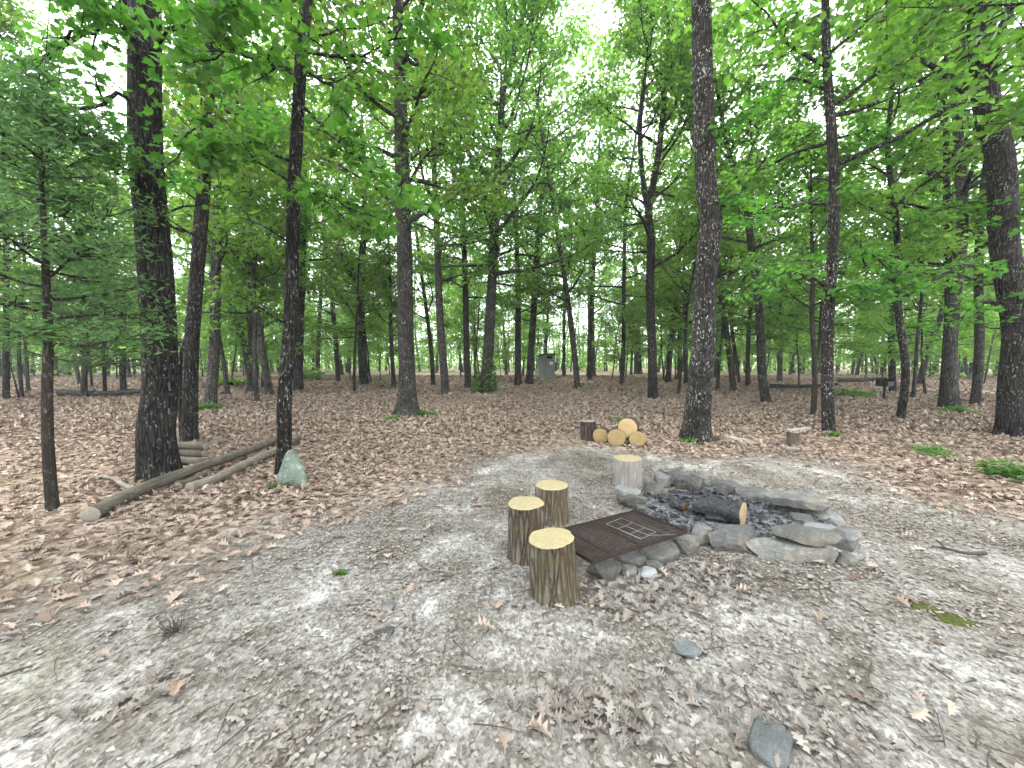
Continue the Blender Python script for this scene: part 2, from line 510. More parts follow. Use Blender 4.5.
# ------------------------------------------------------------------ ground
POLY = [(-5.5, -5)] + [tuple(at(*p)[:2]) for p in [(-70, 640), (0, 612), (110, 580), (240, 550), (325, 522), (395, 492), (450, 470), (520, 455), (585, 449), (690, 458),
        (760, 454), (840, 464), (885, 492), (960, 503), (1030, 512)]] + [(9, 3.2), (9, -5)]
POLY = np.array(POLY)


def bare(x, y):
    x = np.asarray(x, float); y = np.asarray(y, float)
    d = np.full(x.shape, 1e9); ins = np.zeros(x.shape, bool)
    for i in range(len(POLY)):
        a = POLY[i]; b = POLY[(i + 1) % len(POLY)]
        e = b - a; t = np.clip(((x - a[0]) * e[0] + (y - a[1]) * e[1]) / (e @ e), 0, 1)
        d = np.minimum(d, np.hypot(x - a[0] - t * e[0], y - a[1] - t * e[1]))
        c = ((a[1] > y) != (b[1] > y)) & (x < (b[0] - a[0]) * (y - a[1]) / (b[1] - a[1] + 1e-12) + a[0])
        ins ^= c
    sd = np.where(ins, d, -d) + (fbm(x * .8 + 3, y * .8 + 9, 4) - .5) * 1.3
    k = np.clip(sd / 2.4 + .5, 0, 1)
    k = k * k * (3 - 2 * k)
    path = .42 * np.exp(-((x - (1.2 + .05 * y)) / (1.0 + .10 * y)) ** 2) * np.clip((y - 6) / 2, 0, 1) * np.clip((30 - y) / 12, 0, 1) * (fbm(x * .7, y * .35 + 5) * 1.6)
    return np.maximum(k, np.clip(path, 0, .6))


def axis(lo, hi, step, far, n):
    m = np.arange(lo, hi + 1e-6, step)
    e1 = hi + (far - hi) * (np.linspace(0, 1, n + 1)[1:] ** 2.5)
    e0 = lo - (far + lo) * (np.linspace(0, 1, n + 1)[1:] ** 2.5)
    return np.concatenate([e0[::-1], m, e1])


gx = axis(-12, 12, .09, 600, 30); gy = axis(-2, 13, .09, 600, 30)
X, Y = np.meshgrid(gx, gy, indexing='ij')
Z = gh(X, Y) + (fbm(X * 9, Y * 9, 3) - .5) * .022
mb = MB(); nx, ny = X.shape
idx = np.arange(nx * ny).reshape(nx, ny)
mb.add(np.stack([X, Y, Z], -1).reshape(-1, 3), np.stack([idx[:-1, :-1], idx[1:, :-1], idx[1:, 1:], idx[:-1, 1:]], -1).reshape(-1, 4))
gm = mb.mesh('forest_floor', [ground_mat()])
a = gm.attributes.new('bare', 'FLOAT', 'POINT'); a.data.foreach_set('value', bare(X, Y).astype(np.float32).ravel())
tag(link('ground', gm), None, None, kind='structure')


# ------------------------------------------------------------------ leaves
def leaf_template(kind):
    """verts with x across, y along, plus faces"""
    if kind == 'far':
        V = [(0, 0), (.34, .45), (0, 1), (-.34, .45)]
        return np.array(V), [np.array([[0, 1, 2], [0, 2, 3]])]
    if kind == 'blade':
        V = [(0, 0), (.09, .4), (0, 1), (-.09, .4)]
        return np.array(V), [np.array([[0, 1, 2], [0, 2, 3]])]
    if kind == 'mid':
        V = [(0, 0), (.2, .22), (.36, .55), (.16, .82), (0, 1), (-.16, .82), (-.36, .55), (-.2, .22), (0, .5)]
        return np.array(V), [np.array([[8, i, (i + 1) % 8] for i in range(8)])]
    if kind == 'maple':
        half = [(.05, .0), (.30, .02), (.26, .16), (.52, .30), (.30, .42), (.36, .62), (.16, .62), (0, 1.0)]
        o = half + [(-x, y) for x, y in half[:-1]][::-1]
        V = np.array([(0, .3)] + o); n = len(o)
        return V, [np.array([[0, 1 + i, 1 + (i + 1) % n] for i in range(n)])]
    # oak
    half = [(.015, 0), (.06, .14), (.22, .22), (.10, .33), (.33, .47), (.13, .56), (.31, .72), (.11, .78), (.13, .92)]
    mid = [(0, y) for x, y in half] + [(0, 1.0)]
    V = np.array(mid + half + [(-x, y) for x, y in half]); k = len(half)
    f = []
    for s in (0, 1):
        o = k + 1 + s * k
        for i in range(k - 1):
            q = [i, o + i, o + i + 1, i + 1]; f.append(q if s == 0 else q[::-1])
    t = [[k - 1, k + 1 + k - 1, k], [k - 1, k, k + 1 + 2 * k - 1]]
    return V, [np.array(f), np.array(t)]


def leaves(mb, kind, pos, size, az, tilt, roll, rng, curl=.35, width=1.0, mi=0):
    """scatter leaves: az heading, tilt pitch of the leaf axis, roll about it"""
    T, Fs = leaf_template(kind)
    n = len(pos); m = len(T)
    if n == 0: return
    size = np.broadcast_to(np.asarray(size, float), (n,))
    x = T[None, :, 0] * np.ones((n, 1)) * (width * (1 + .3 * (rng.random((n, 1)) - .5))); y = T[None, :, 1] * np.ones((n, 1))
    c1 = curl * (rng.random((n, 1)) * 2.2 - .5); c2 = curl * (rng.random((n, 1)) - .6)
    c3 = curl * (rng.random((n, 1)) - .5) * 2
    z = c1 * np.abs(x) * .8 + c1 * x * x * 1.2 + c2 * (y - .3) ** 2 + c3 * x * (y - .5)
    L = np.stack([x, y, z], -1) * size[:, None, None]
    ca, sa = np.cos(az), np.sin(az); ct, st = np.cos(tilt), np.sin(tilt)
    u = np.stack([ca * ct, sa * ct, st], -1)                   # along
    s = np.stack([-sa, ca, np.zeros(n)], -1)
    nn = np.cross(u, -s)
    nn *= np.sign(nn[:, 2:3] + 1e-9)
    cr, sr = np.cos(roll)[:, None], np.sin(roll)[:, None]
    s2 = s * cr + nn * sr; n2 = nn * cr - s * sr
    V = pos[:, None, :] + L[:, :, 0:1] * s2[:, None] + L[:, :, 1:2] * u[:, None] + L[:, :, 2:3] * n2[:, None]
    off = (np.arange(n) * m)[:, None, None]
    mb.add(V.reshape(-1, 3), [(f[None] + off).reshape(-1, f.shape[1]) for f in Fs], mi)


def crown_mesh(name, anchors, k, spread, size, kind, material, origin, rng, vflat=.35, cull=None, droop=.25):
    A = np.asarray(anchors)
    k_ = rng.poisson(k, len(A))
    P = np.repeat(A, k_, 0); n = len(P)
    d = rng.normal(size=(n, 3)); d /= np.linalg.norm(d, axis=1)[:, None]
    rr = spread * rng.random(n) ** .6
    off = d * rr[:, None]; off[:, 2] *= vflat
    off[:, 2] -= droop * spread * (rr / spread) ** 2
    P = P + off
    az = np.arctan2(d[:, 1], d[:, 0]) + rng.normal(size=n) * .7
    tilt = rng.normal(size=n) * .4 - .35
    roll = rng.normal(size=n) * .55
    mb = MB()
    leaves(mb, kind, P, size * (.65 + .7 * rng.random(n)), az, tilt, roll, rng, .35)
    return mb.mesh(name, [material], origin, smooth=False)


# ------------------------------------------------------------------ branching
def wander(p, d, L, n, rng, jit=.25, up=0.0):
    pts = [np.array(p, float)]; d = np.array(d, float); d /= np.linalg.norm(d)
    for i in range(n):
        d = d + rng.normal(size=3) * jit * np.array([1, 1, .7]) + np.array([0, 0, up]); d /= np.linalg.norm(d)
        pts.append(pts[-1] + d * L / n)
    return np.array(pts)


def subbranches(mb, P, r0, rng, nsub, sublen, anchors, twigs=True, start=.3, flat=.5):
    """side shoots along a limb, leaf anchors on them"""
    L = len(P)
    for j in range(nsub):
        s = start + (1 - start) * (j + rng.random()) / nsub
        f = min(s, .999) * (L - 1); i = int(f); p = P[i] * (1 - f + i) + P[i + 1] * (f - i)
        d = P[min(i + 1, L - 1)] - P[i]; d /= np.linalg.norm(d) + 1e-9
        ang = (1 if j % 2 else -1) * (.6 + .7 * rng.random())
        c, s_ = math.cos(ang), math.sin(ang)
        e = np.array([d[0] * c - d[1] * s_, d[0] * s_ + d[1] * c, d[2] * flat + rng.normal() * .2])
        l = sublen * (1.15 - .6 * s) * (.6 + .7 * rng.random())
        S = wander(p, e, l, 4, rng, .22, .03)
        if twigs:
            V, fs = tube(S, np.linspace(r0 * (1 - s) * .5 + .007, .003, 5), 4, caps=(False, False)); mb.add(V, fs)
        for q in (1, 2, 3, 4):
            anchors.append(S[q] + rng.normal(size=3) * .06)
    anchors.append(P[-1])


def limbs(mb, path, rad, rng, h0, h1, n, L0, L1, e0, e1, nsub, anchors, mult=.42, jit=.16, seg=6):
    """limbs from a trunk between heights h0..h1 with lengths L0 (low), bulging, L1 (top)"""
    zs = path[:, 2]
    for i in range(n):
        t = (i + rng.random() * .9) / n; h = h0 + (h1 - h0) * t
        p = np.array([np.interp(h, zs, path[:, 0]), np.interp(h, zs, path[:, 1]), h]); r = np.interp(h, zs, rad)
        L = (L0 + (L1 - L0) * t) * (1 + .35 * math.sin(math.pi * t)) * (.65 + .6 * rng.random())
        az = i * 2.4 + rng.normal() * .5; el = e0 + (e1 - e0) * t + rng.normal() * .15
        d = np.array([math.cos(az) * math.cos(el), math.sin(az) * math.cos(el), math.sin(el)])
        P = wander(p, d, L, 7, rng, jit, .02 + .03 * rng.random())
        r0 = min(r * mult * 1.3, .014 + .016 * L)
        V, fs = tube(P, np.linspace(r0, .006, 8), seg, .1, i, (False, False)); mb.add(V, fs)
        subbranches(mb, P, r0, rng, nsub, L * .5, anchors)


def trunk_mesh_parts(mb, path, rad, seg, rng, flare=.36, rough=.07):
    n = len(path)
    h = path[:, 2] - path[0, 2]
    lob = None
    rad = rad.copy()
    if flare:
        r0 = rad[0]
        k = np.exp(-np.maximum(h, 0) / (r0 * 1.3 + .04))
        rad = rad * (1 + flare * k)
        lob = (.12 + .35 * flare) * k
    V, fs = tube(path, rad, seg, rough, rng.random() * 50, (False, True), lobes=lob); mb.add(V, fs)


def pix_path(pts, Y, H, wbase, rng, taper=.45, extra_wander=.02):
    """trunk centre line from traced pixels at depth Y, carried on to height H"""
    base = at(*pts[0]); Yb = base[1]; base[2] = gh(base[0], base[1]) - .12
    P = [base] + [atY(x, y, Yb) for x, y in pts[1:]]
    P = np.array(P)
    P[1:, 1] += rng.normal(size=len(P) - 1) * .02 * Yb * .3
    d = P[-1] - P[0]; d[2] = abs(d[2])
    d = d / np.linalg.norm(d)
    d2 = P[-1] - P[-2]; d2 = d2 / np.linalg.norm(d2)
    d = d * .7 + d2 * .3
    while P[-1][2] < H:
        d = d + rng.normal(size=3) * .05 + np.array([0, 0, .06]); d /= np.linalg.norm(d)
        P = np.vstack([P, P[-1] + d * 1.6])
    m = max(14, int(H * 4))
    Q = resample(P, m)
    # dense rows near the root so that the flare is round
    z0 = Q[0, 2]
    tt = np.concatenate([np.linspace(0, .9, 9)[:-1], np.linspace(.9, Q[-1, 2] - z0, m)])
    Q = np.stack([np.interp(tt + z0, Q[:, 2], Q[:, k]) for k in range(3)], -1)
    h = Q[:, 2] - z0
    r = wbase * .5 * (1 - (1 - .12) * np.clip(h / H, 0, 1) ** .9 * (1 if taper else 0))
    r = wbase * .5 * np.interp(h / H, [0, .1, .45, .8, 1], [1.03, .98, .78, .35, .08])
    return Q, r


TREES = 'traced trees round the clearing'


def hero(label, name, pts, wpx, H, bark, crown, lows=(), stems=(), rng=None, leafkind='mid', leafmat=None, seg=14, flare=.36, cat='tree'):
    """a traced tree: trunk with limbs in one mesh, crown of leaves in another"""
    rng = np.random.default_rng(zlib.crc32(str(pts).encode()) % 99991 if rng is None else rng)
    Yb = at(*pts[0])[1]
    w = wpx / F * Yb * math.cos(math.atan((pts[0][0] - 512) / F)) ** .85
    path, rad = pix_path(pts, Yb, H, w, rng)
    root = thing(name, label, cat, (path[0, 0], path[0, 1], path[0, 2] + .12), TREES)
    O = np.array(root.location)
    mb = MB(); anchors = []
    trunk_mesh_parts(mb, path, rad, seg, rng, flare)
    for q in range(5):
        h = 1.6 + (min(crown[0], 6) - 1.2) * rng.random(); a_ = rng.random() * 6.28
        p = np.array([np.interp(h, path[:, 2], path[:, 0]), np.interp(h, path[:, 2], path[:, 1]), h])
        Dl = wander(p, (math.cos(a_), math.sin(a_), .15 + .3 * rng.random()), .35 + 1.0 * rng.random(), 5, rng, .25)
        V, fs = tube(Dl, np.linspace(min(.018, rad[0] * .2), .003, 6), 5, caps=(False, False)); mb.add(V, fs)
        for u in (2, 3):
            D2 = wander(Dl[u], (rng.normal(), rng.normal(), .2), .25, 3, rng, .3); V, fs = tube(D2, [.006, .005, .003, .002], 4, caps=(False, False)); mb.add(V, fs)
    sts = []
    for sp_pts, w2, H2 in stems:                  # forks: traced stems leaving the trunk
        P = np.array([atY(x, y, Yb) for x, y in sp_pts])
        d = P[-1] - P[-2]; d /= np.linalg.norm(d)
        while P[-1][2] < H2:
            d = d + rng.normal(size=3) * .06 + np.array([0, 0, .05]); d /= np.linalg.norm(d); P = np.vstack([P, P[-1] + d * 1.4])
        Q = resample(P, 26); r2 = w2 / F * Yb * .5 * math.cos(math.atan((pts[0][0] - 512) / F)) ** .85 * np.linspace(1.05, .15, 26)
        V, fs = tube(Q, r2, max(8, seg - 4), .08, rng.random() * 9, (False, True)); mb.add(V, fs)
        sts.append((Q, r2))
    h0, n, L0, L1, nsub, k, spread, size = crown
    if n:
        limbs(mb, path, rad, rng, h0, H * .98, n, L0, L1, .25, .95, nsub, anchors)
        for Q, r2 in sts:
            if Q[-1, 2] - Q[0, 2] < 3: continue
            limbs(mb, Q, r2, rng, max(h0 * .8, Q[0, 2] + .8), Q[-1, 2], max(4, n // 2), L0 * .7, L1 * .8, .3, .9, nsub, anchors)
    la = []
    for lp, sub in lows:
        P = np.array([atY(*q) for q in lp]); P = resample(P, 9)
        P[1:] += rng.normal(size=(8, 3)) * .03
        ln = np.linalg.norm(P[-1] - P[0])
        r0 = min(rad[0] * .3, .012 + .012 * ln)
        V, fs = tube(P, np.linspace(r0, .005, 9), 6, .1, 3, (False, False)); mb.add(V, fs)
        subbranches(mb, P, r0, rng, sub, ln * .42, la, start=.2)
    link('trunk', mb.mesh('trunk', [bark], O), root)
    lm = leafmat or M_leaf
    if anchors or la:
        c = MB()
        me = None
        if anchors:
            A = np.array(anchors)
            me = crown_mesh('crown', A, k, spread, size, leafkind, lm, O, rng)
            link('crown', me, root)
        if la:
            me = crown_mesh('low_branch_leaves', np.array(la), 6.5, .20, .105, 'maple', M_leaf_near, O, rng, .4)
            link('low_branch_leaves', me, root)
    return root, path, rad


# crown: h0, n limbs, L low, L top, nsub, leaves per anchor, spread, size
near = lambda h0: (h0, 16, 2.6, 1.6, 5, 7, .40, .15)
full = lambda h0, n=26, L=3.0, k=14: (h0, n, L * 1.3, 2.0, 7, k * 1.1, .55, .16)
smallc = lambda h0, n=20, L=1.8, k=11: (h0, n, L, .8, 5, k, .42, .14)

hero('big dark oak with white-flecked furrowed bark beside the fallen log', 'oak_tree',
     [(160, 478), (159, 430), (157, 380), (153, 250), (150, 150), (145, 40), (142, -60)], 37, 19, M_bark_dark, near(8), seg=36, stems=[([(144, -25), (118, 8), (85, 32), (40, 60), (-5, 90), (-40, 105)], 8, 0)],
     lows=[([(150, 190, 5.2), (105, 150, 4.7), (60, 120, 4.2)], 8), ([(147, 95, 5.2), (90, 105, 4.7), (15, 150, 4.3)], 9),
           ([(146, 60, 5.2), (185, 25, 4.5), (225, 5, 4.0)], 8), ([(146, 40, 5.2), (110, 10, 4.7), (60, -10, 4.2)], 8),
           ([(150, 130, 5.2), (180, 135, 4.9), (215, 165, 4.6)], 7), ([(148, 20, 5.2), (90, 30, 4.6), (20, 60, 4.3)], 9)])
hero('dark crooked tree close behind the big oak with a thin side stem', 'oak_tree',
     [(189, 443), (192, 390), (194, 340), (198, 250), (204, 150), (208, 60), (211, -30)], 16, 17, M_bark_dark, full(4.8, 16, 2.2, 9), seg=20,
     stems=[([(183, 436), (181, 395), (180, 362), (186, 335), (193, 300)], 8, 2.0)], leafkind='mid',
     lows=[([(199, 180, 7.6), (176, 182, 7.0), (150, 190, 6.6)], 5), ([(204, 120, 7.6), (235, 110, 7.0), (268, 120, 6.6)], 7)])
hero('slim grey tree with grass tuft at its foot, right of the dark crooked tree', 'oak_tree',
     [(210, 406), (212, 340), (216, 240), (221, 130), (226, 20)], 12, 18, M_bark_grey, full(4.5, 24, 2.6))
hero('slender bare stem leaning left beside the slim grey tree with grass at foot', 'leaning_tree',
     [(228, 395), (223, 360), (217, 325), (212, 290)], 5, 8, M_bark_far, smallc(3.5, 12, 1.4, 8))
hero('dark mid-distance trunk with a stub at its foot, left of the spotted trunk', 'oak_tree',
     [(252, 392), (251, 340), (249, 280), (246, 180)], 9.5, 18, M_bark_dark, full(4, 24, 2.8))
hero('narrow trunk flecked with pale lichen leaning over the mint green stone', 'spotted_tree',
     [(281, 478), (284, 440), (287, 400), (289, 330), (292, 200), (299, 70), (308, -20)], 15, 15, M_bark_spot, near(6.5), seg=26,
     lows=[([(297, 105, 5.3), (345, 150, 5.0), (405, 200, 4.7)], 9), ([(293, 165, 5.3), (250, 140, 4.9), (205, 160, 4.5)], 8),
           ([(298, 80, 5.3), (245, 55, 4.7), (180, 70, 4.2)], 9), ([(301, 50, 5.3), (360, 55, 5.0), (425, 30, 4.8)], 9),
           ([(293, 190, 5.3), (330, 195, 5.0), (372, 232, 4.8)], 8), ([(303, 20, 5.3), (260, -5, 4.6), (215, 15, 4.1)], 9),
           ([(300, 60, 5.3), (330, 90, 5.0), (352, 130, 4.8)], 7)])
hero('dark straight trunk half hidden behind the narrow lichen-flecked trunk', 'oak_tree',
     [(298, 391), (299, 340), (301, 280), (305, 200)], 9, 18, M_bark_dark, full(5, 24, 2.8))
hero('grey trunk curving up to the left from a mossy foot, left of the spotted trunk', 'leaning_tree',
     [(270, 395), (264, 350), (257, 310), (247, 260), (241, 200)], 8, 15, M_bark_grey, full(5, 18, 2.4))
hero('dark tree forking into a long left-leaning limb and an upright stem', 'forked_tree',
     [(364, 385), (362, 340), (360, 300), (362, 240), (366, 180)], 9, 20, M_bark_dark, full(5.5, 26, 3.2),
     stems=[([(360, 300), (352, 275), (340, 252), (325, 235), (312, 212)], 6, 13)])
hero('sturdy flared grey oak with a dark knot standing alone mid-clearing', 'oak_tree',
     [(407, 417), (406, 380), (405, 330), (404, 250), (402, 150), (398, 60), (395, -20)], 17, 18, M_bark_grey, full(5.2, 28, 3.0, 12), seg=32, flare=.95,
     lows=[([(404, 215, 11.2), (430, 205, 10.6), (460, 212, 10.2)], 6), ([(401, 110, 11.2), (370, 100, 10.5), (345, 118, 10)], 7), ([(402, 165, 11.2), (432, 150, 10.8), (470, 160, 10.4)], 7)])
hero('very thin straight stem just left of the lone flared oak', 'sapling',
     [(394, 388), (392, 330), (389, 270), (386, 200)], 4.5, 12, M_bark_far, smallc(3.4))
hero('thin tree with a curving foot, first right of the lone flared oak', 'oak_tree',
     [(446, 396), (443, 350), (440, 310), (438, 250), (434, 170)], 8, 19, M_bark_grey, full(5, 26, 2.8))
hero('straight slim tree between the curved-foot tree and the ivy-footed tree', 'oak_tree',
     [(468, 388), (466, 330), (465, 270), (462, 180)], 6.5, 19, M_bark_far, full(5, 24, 2.7))
ivy_root, ivy_path, ivy_rad = hero('tall grey tree with bushy green ivy round its foot', 'oak_tree',
     [(485, 392), (488, 350), (491, 300), (494, 240), (498, 170), (503, 100)], 11, 22, M_bark_grey, full(6, 40, 4.6, 20), seg=18,
     lows=[([(500, 140, 20), (540, 125, 19.5), (600, 90, 19)], 8), ([(497, 170, 20), (475, 100, 19.5), (452, 98, 19)], 6)])
hero('slim dark tree standing just left of the little grey outhouse', 'oak_tree',
     [(529, 384), (531, 350), (534, 310), (537, 250)], 7, 19, M_bark_far, full(4.5, 26, 2.9))
hero('straight slim tree second to the left of the grey outhouse', 'oak_tree',
     [(518, 385), (518, 340), (518, 290), (516, 220)], 6.5, 18, M_bark_far, full(4.5, 24, 2.8))
hero('thin pole-like tree next right of the grey outhouse', 'sapling',
     [(564, 376), (564, 330), (565, 280)], 3.6, 16, M_bark_far, full(4, 18, 2.4, 12))
hero('pale tree with high spreading fork in line with the upright log pile', 'forked_tree',
     [(591, 377), (592, 330), (591, 270), (596, 225)], 8, 22, M_bark_grey, full(8, 28, 3.8, 17),
     stems=[([(591, 262), (584, 240), (576, 222)], 5, 18), ([(591, 256), (602, 235), (612, 212)], 5, 18)])
hero('pale smooth trunk far off between the forked tree and the dark mid-clearing tree', 'oak_tree',
     [(638, 374), (638, 330), (637, 280)], 7.5, 22, M_bark_grey, full(6, 24, 3.2, 15))
hero('black-barked tree splitting into two upright stems behind the log pile', 'forked_tree',
     [(653, 399), (652, 350), (651, 290), (650, 240), (649, 212), (655, 180), (661, 130), (667, 60), (670, 0)], 9.5, 19, M_bark_dark, full(5.5, 24, 2.6, 10), seg=18,
     stems=[([(649, 214), (643, 180), (640, 130), (646, 70), (654, 20)], 6, 17)])
hero('tall swaying dark oak flecked with lichen nearest behind the fire ring', 'oak_tree',
     [(695, 441), (697, 400), (701, 350), (707, 270), (710, 220), (708, 190), (706, 130), (703, 70), (700, -20)], 24, 19, M_bark_spot, near(9), seg=36, flare=.55,
     lows=[([(706, 150, 7.9), (730, 120, 7.5), (760, 105, 7.2)], 5), ([(708, 205, 7.9), (730, 205, 7.6), (752, 222, 7.4)], 4)])
hero('dark leaning tree with a bent stem right of the tall swaying oak', 'leaning_tree',
     [(767, 403), (763, 370), (757, 310), (752, 250), (744, 190), (732, 150), (722, 110)], 9.5, 15, M_bark_dark, full(5.5, 18, 2.2, 10),
     stems=[([(744, 195), (748, 165), (757, 135), (770, 115)], 5, 12)])
hero('thin dark stem seen close on the left of the tall swaying oak', 'sapling',
     [(679, 380), (679, 330), (678, 270)], 4.5, 16, M_bark_far, full(4, 18, 2.4, 12))
hero('slim dark stem almost touching the left edge of the tall swaying oak', 'sapling',
     [(686, 384), (685, 330), (684, 270)], 4.5, 15, M_bark_far, full(4, 18, 2.4, 12))
hero('thin upright stem in the gap right of the tall swaying oak', 'sapling',
     [(716, 378), (718, 330), (722, 280)], 4, 14, M_bark_far, full(3.5, 18, 2.4, 12))
hero('short-looking slim stem just left of the bent leaning tree', 'sapling',
     [(748, 386), (749, 340), (751, 290)], 5, 13, M_bark_far, full(3.5, 18, 2.2, 12))
hero('straight near tree with pale blotched foot and green sprout, behind the small stump', 'oak_tree',
     [(829, 433), (830, 390), (830, 330), (830, 200), (828, 60), (828, -20)], 13, 16, M_bark_spot, full(5.5, 20, 2.2, 12), seg=22,
     lows=[([(830, 290, 8.8), (795, 272, 8.4), (752, 288, 8.0)], 10), ([(830, 262, 8.8), (868, 255, 8.4), (905, 280, 8.1)], 9), ([(829, 205, 8.8), (785, 205, 8.4), (748, 222, 8.0)], 9),
           ([(829, 140, 8.8), (868, 130, 8.4), (900, 145, 8.1)], 9), ([(828, 90, 8.8), (790, 80, 8.4), (762, 100, 8.1)], 8), ([(829, 300, 8.8), (850, 285, 8.3), (878, 292, 7.9)], 8)])
hero('thin brown sapling just left of the blotched-foot tree', 'sapling',
     [(813, 416), (813, 370), (813, 320), (811, 270)], 6, 9, M_bark_thin, smallc(2.6, 20, 1.7, 12), leafmat=M_leaf_under)
hero('slim dark straight tree in front of the black pedestal grill', 'oak_tree',
     [(900, 419), (900, 370), (898, 310), (896, 240), (890, 150)], 9, 13, M_bark_dark, smallc(3.2, 26, 2.0, 13), leafmat=M_leaf_under)
hero('dark trunk directly behind the black pedestal grill', 'oak_tree',
     [(893, 392), (891, 340), (889, 280)], 7.5, 17, M_bark_dark, full(4, 24, 2.8))
hero('dark trunk pressed against the left of the stout pale grey trunk', 'oak_tree',
     [(942, 408), (943, 360), (945, 300), (948, 220)], 9, 17, M_bark_dark, full(4, 22, 2.6))
hero('stout pale grey trunk, larger of the close pair left of the great dark oak', 'oak_tree',
     [(954, 412), (955, 360), (957, 300), (960, 220), (962, 120)], 14.5, 18, M_bark_grey, full(4.2, 26, 3.0), seg=20)
hero('grey trunk standing alone between the stout pair and the great dark oak', 'oak_tree',
     [(975, 406), (976, 350), (978, 290), (980, 220)], 10.5, 18, M_bark_grey, full(4, 24, 2.8), seg=18)
hero('massive dark oak with thick crooked limb, widest trunk of all', 'oak_tree',
     [(1018, 437), (1016, 390), (1014, 330), (1007, 250), (998, 160), (991, 110), (984, 40), (980, -20)], 34, 20, M_bark_dark, (9.5, 16, 3.2, 1.8, 5, 8, .45, .15), seg=40, flare=.6,
     stems=[([(991, 115), (972, 96), (950, 78), (935, 68), (915, 58), (895, 66)], 14, 6), ([(984, 60), (998, 35), (1010, 10), (1020, -20)], 12, 14)],
     lows=[([(998, 190, 8.4), (960, 205, 8.6), (915, 215, 8.8)], 6), ([(1010, 270, 8.4), (965, 265, 7.8), (925, 290, 7.4)], 9), ([(1012, 310, 8.4), (985, 300, 7.7), (960, 322, 7.3)], 7),
           ([(1004, 220, 8.4), (1030, 215, 7.6), (1060, 240, 7.0)], 4)])
# a tree just outside the right edge whose branches hang into the picture
hero('leafy overhanging oak boughs reaching in from beyond the right edge', 'oak_tree',
     [(1165, 520), (1160, 400), (1155, 250), (1150, 100), (1150, -50)], 22, 15, M_bark_grey, near(7.5), seg=16,
     lows=[([(1152, 0, 4.2), (1000, 2, 4.6), (860, 12, 4.6)], 8),
           ([(1152, -30, 4.2), (1020, -20, 4.3), (900, -10, 4.2)], 7), ([(1152, 70, 4.2), (1070, 85, 4.3), (1005, 125, 4.3)], 5)])
# far left
hero('dark trunk at the left edge with a slanted dead stem beside it', 'oak_tree',
     [(6, 400), (7, 350), (7, 290), (8, 220)], 7.5, 16, M_bark_dark, full(3.8, 24, 2.8),
     stems=[([(19, 398), (14, 378), (8, 356)], 3, 1.2)])
hero('thin tree second in from the left edge beyond the brush', 'sapling',
     [(22, 398), (22, 350), (21, 300)], 4.5, 12, M_bark_far, full(3.2, 20, 2.2, 12))

# cedar: feathery dark branches
def cedar(label, pts, wpx, H, h0, n, L, kleaf, bark):
    rng = np.random.default_rng(int(pts[0][0]) + 7)
    Yb = at(*pts[0])[1]
    path, rad = pix_path(pts, Yb, H, wpx / F * Yb, rng)
    root = thing('cedar_tree', label, 'tree', (path[0, 0], path[0, 1], path[0, 2] + .12), TREES)
    O = np.array(root.location); mb = MB(); an = []
    trunk_mesh_parts(mb, path, rad, 16, rng, .36, .06)
    limbs(mb, path, rad, rng, h0, H * .97, n, L, L * .35, .0, .6, 8, an, .4, .14, 5)
    link('trunk', mb.mesh('trunk', [bark], O), root)
    A = np.array(an); k_ = rng.poisson(kleaf, len(A)); P = np.repeat(A, k_, 0); m = len(P)
    P = P + rng.normal(size=(m, 3)) * np.array([.13, .13, .05])
    c = MB()
    leaves(c, 'blade', P, .05 + .06 * rng.random(m), rng.random(m) * 6.28, rng.normal(size=m) * .5, rng.random(m) * 3.1, rng, .2, 1.5)
    link('crown', c.mesh('crown', [M_leaf_cedar], O, smooth=False), root)


cedar('young cedar with a thin knobbly grey trunk at the far left', [(53, 512), (51, 450), (48, 390), (46, 330), (46, 200), (45, 120)], 9.5, 4.3, 1.75, 30, .8, 11, M_bark_thin)
cedar('low dark feathery cedar seen left of the big dark oak', [(84, 398), (84, 370), (84, 340)], 5, 6.5, 1.2, 38, 2.1, 22, M_bark_far)
cedar('dark bushy cedar half behind the big dark oak', [(124, 396), (123, 370), (122, 340)], 5, 6.0, 1.2, 34, 2.0, 22, M_bark_far)

# ivy at the foot of the grey tree
rng = np.random.default_rng(77)
n = 420
th = rng.random(n) * 6.28; zz = rng.random(n) ** 1.8 * 1.7
rr = .38 + .35 * rng.random(n) * np.exp(-zz * 1.2)
O = np.array(ivy_root.location)
P = np.stack([np.cos(th) * rr, np.sin(th) * rr, zz + .05], -1) + O
c = MB(); leaves(c, 'mid', P, .16 + .08 * rng.random(n), th + rng.normal(size=n) * .5, rng.normal(size=n) * .5, rng.normal(size=n) * .6, rng)
link('ivy', c.mesh('ivy', [M_plant], O, smooth=False), ivy_root)


# ------------------------------------------------------------------ background trees: a few kinds, copied
def archetype(name, H, w, h0, n, L0, L1, nsub, k, spread, size, kind, lmat, seed, lean=.03, bark=None, cat='tree'):
    rng = np.random.default_rng(seed)
    m = int(H * 2.5)
    P = wander((0, 0, -.15), (rng.normal() * lean, rng.normal() * lean, 1), H, 8, rng, .05, .03)
    P = resample(P, m); r = w * .5 * np.interp(np.linspace(0, 1, m), [0, .1, .45, .8, 1], [1.05, .98, .75, .35, .08])
    root = thing(name, None, cat, (0, 0, 0)); mb = MB(); an = []
    trunk_mesh_parts(mb, P, r, 9, rng)
    limbs(mb, P, r, rng, h0, H * .97, n, L0, L1, .15, .9, nsub, an, seg=5)
    link('trunk', mb.mesh('trunk', [bark or M_bark_far]), root)
    link('crown', crown_mesh('crown', np.array(an), k, spread, size, kind, lmat, (0, 0, 0), rng), root)
    return root


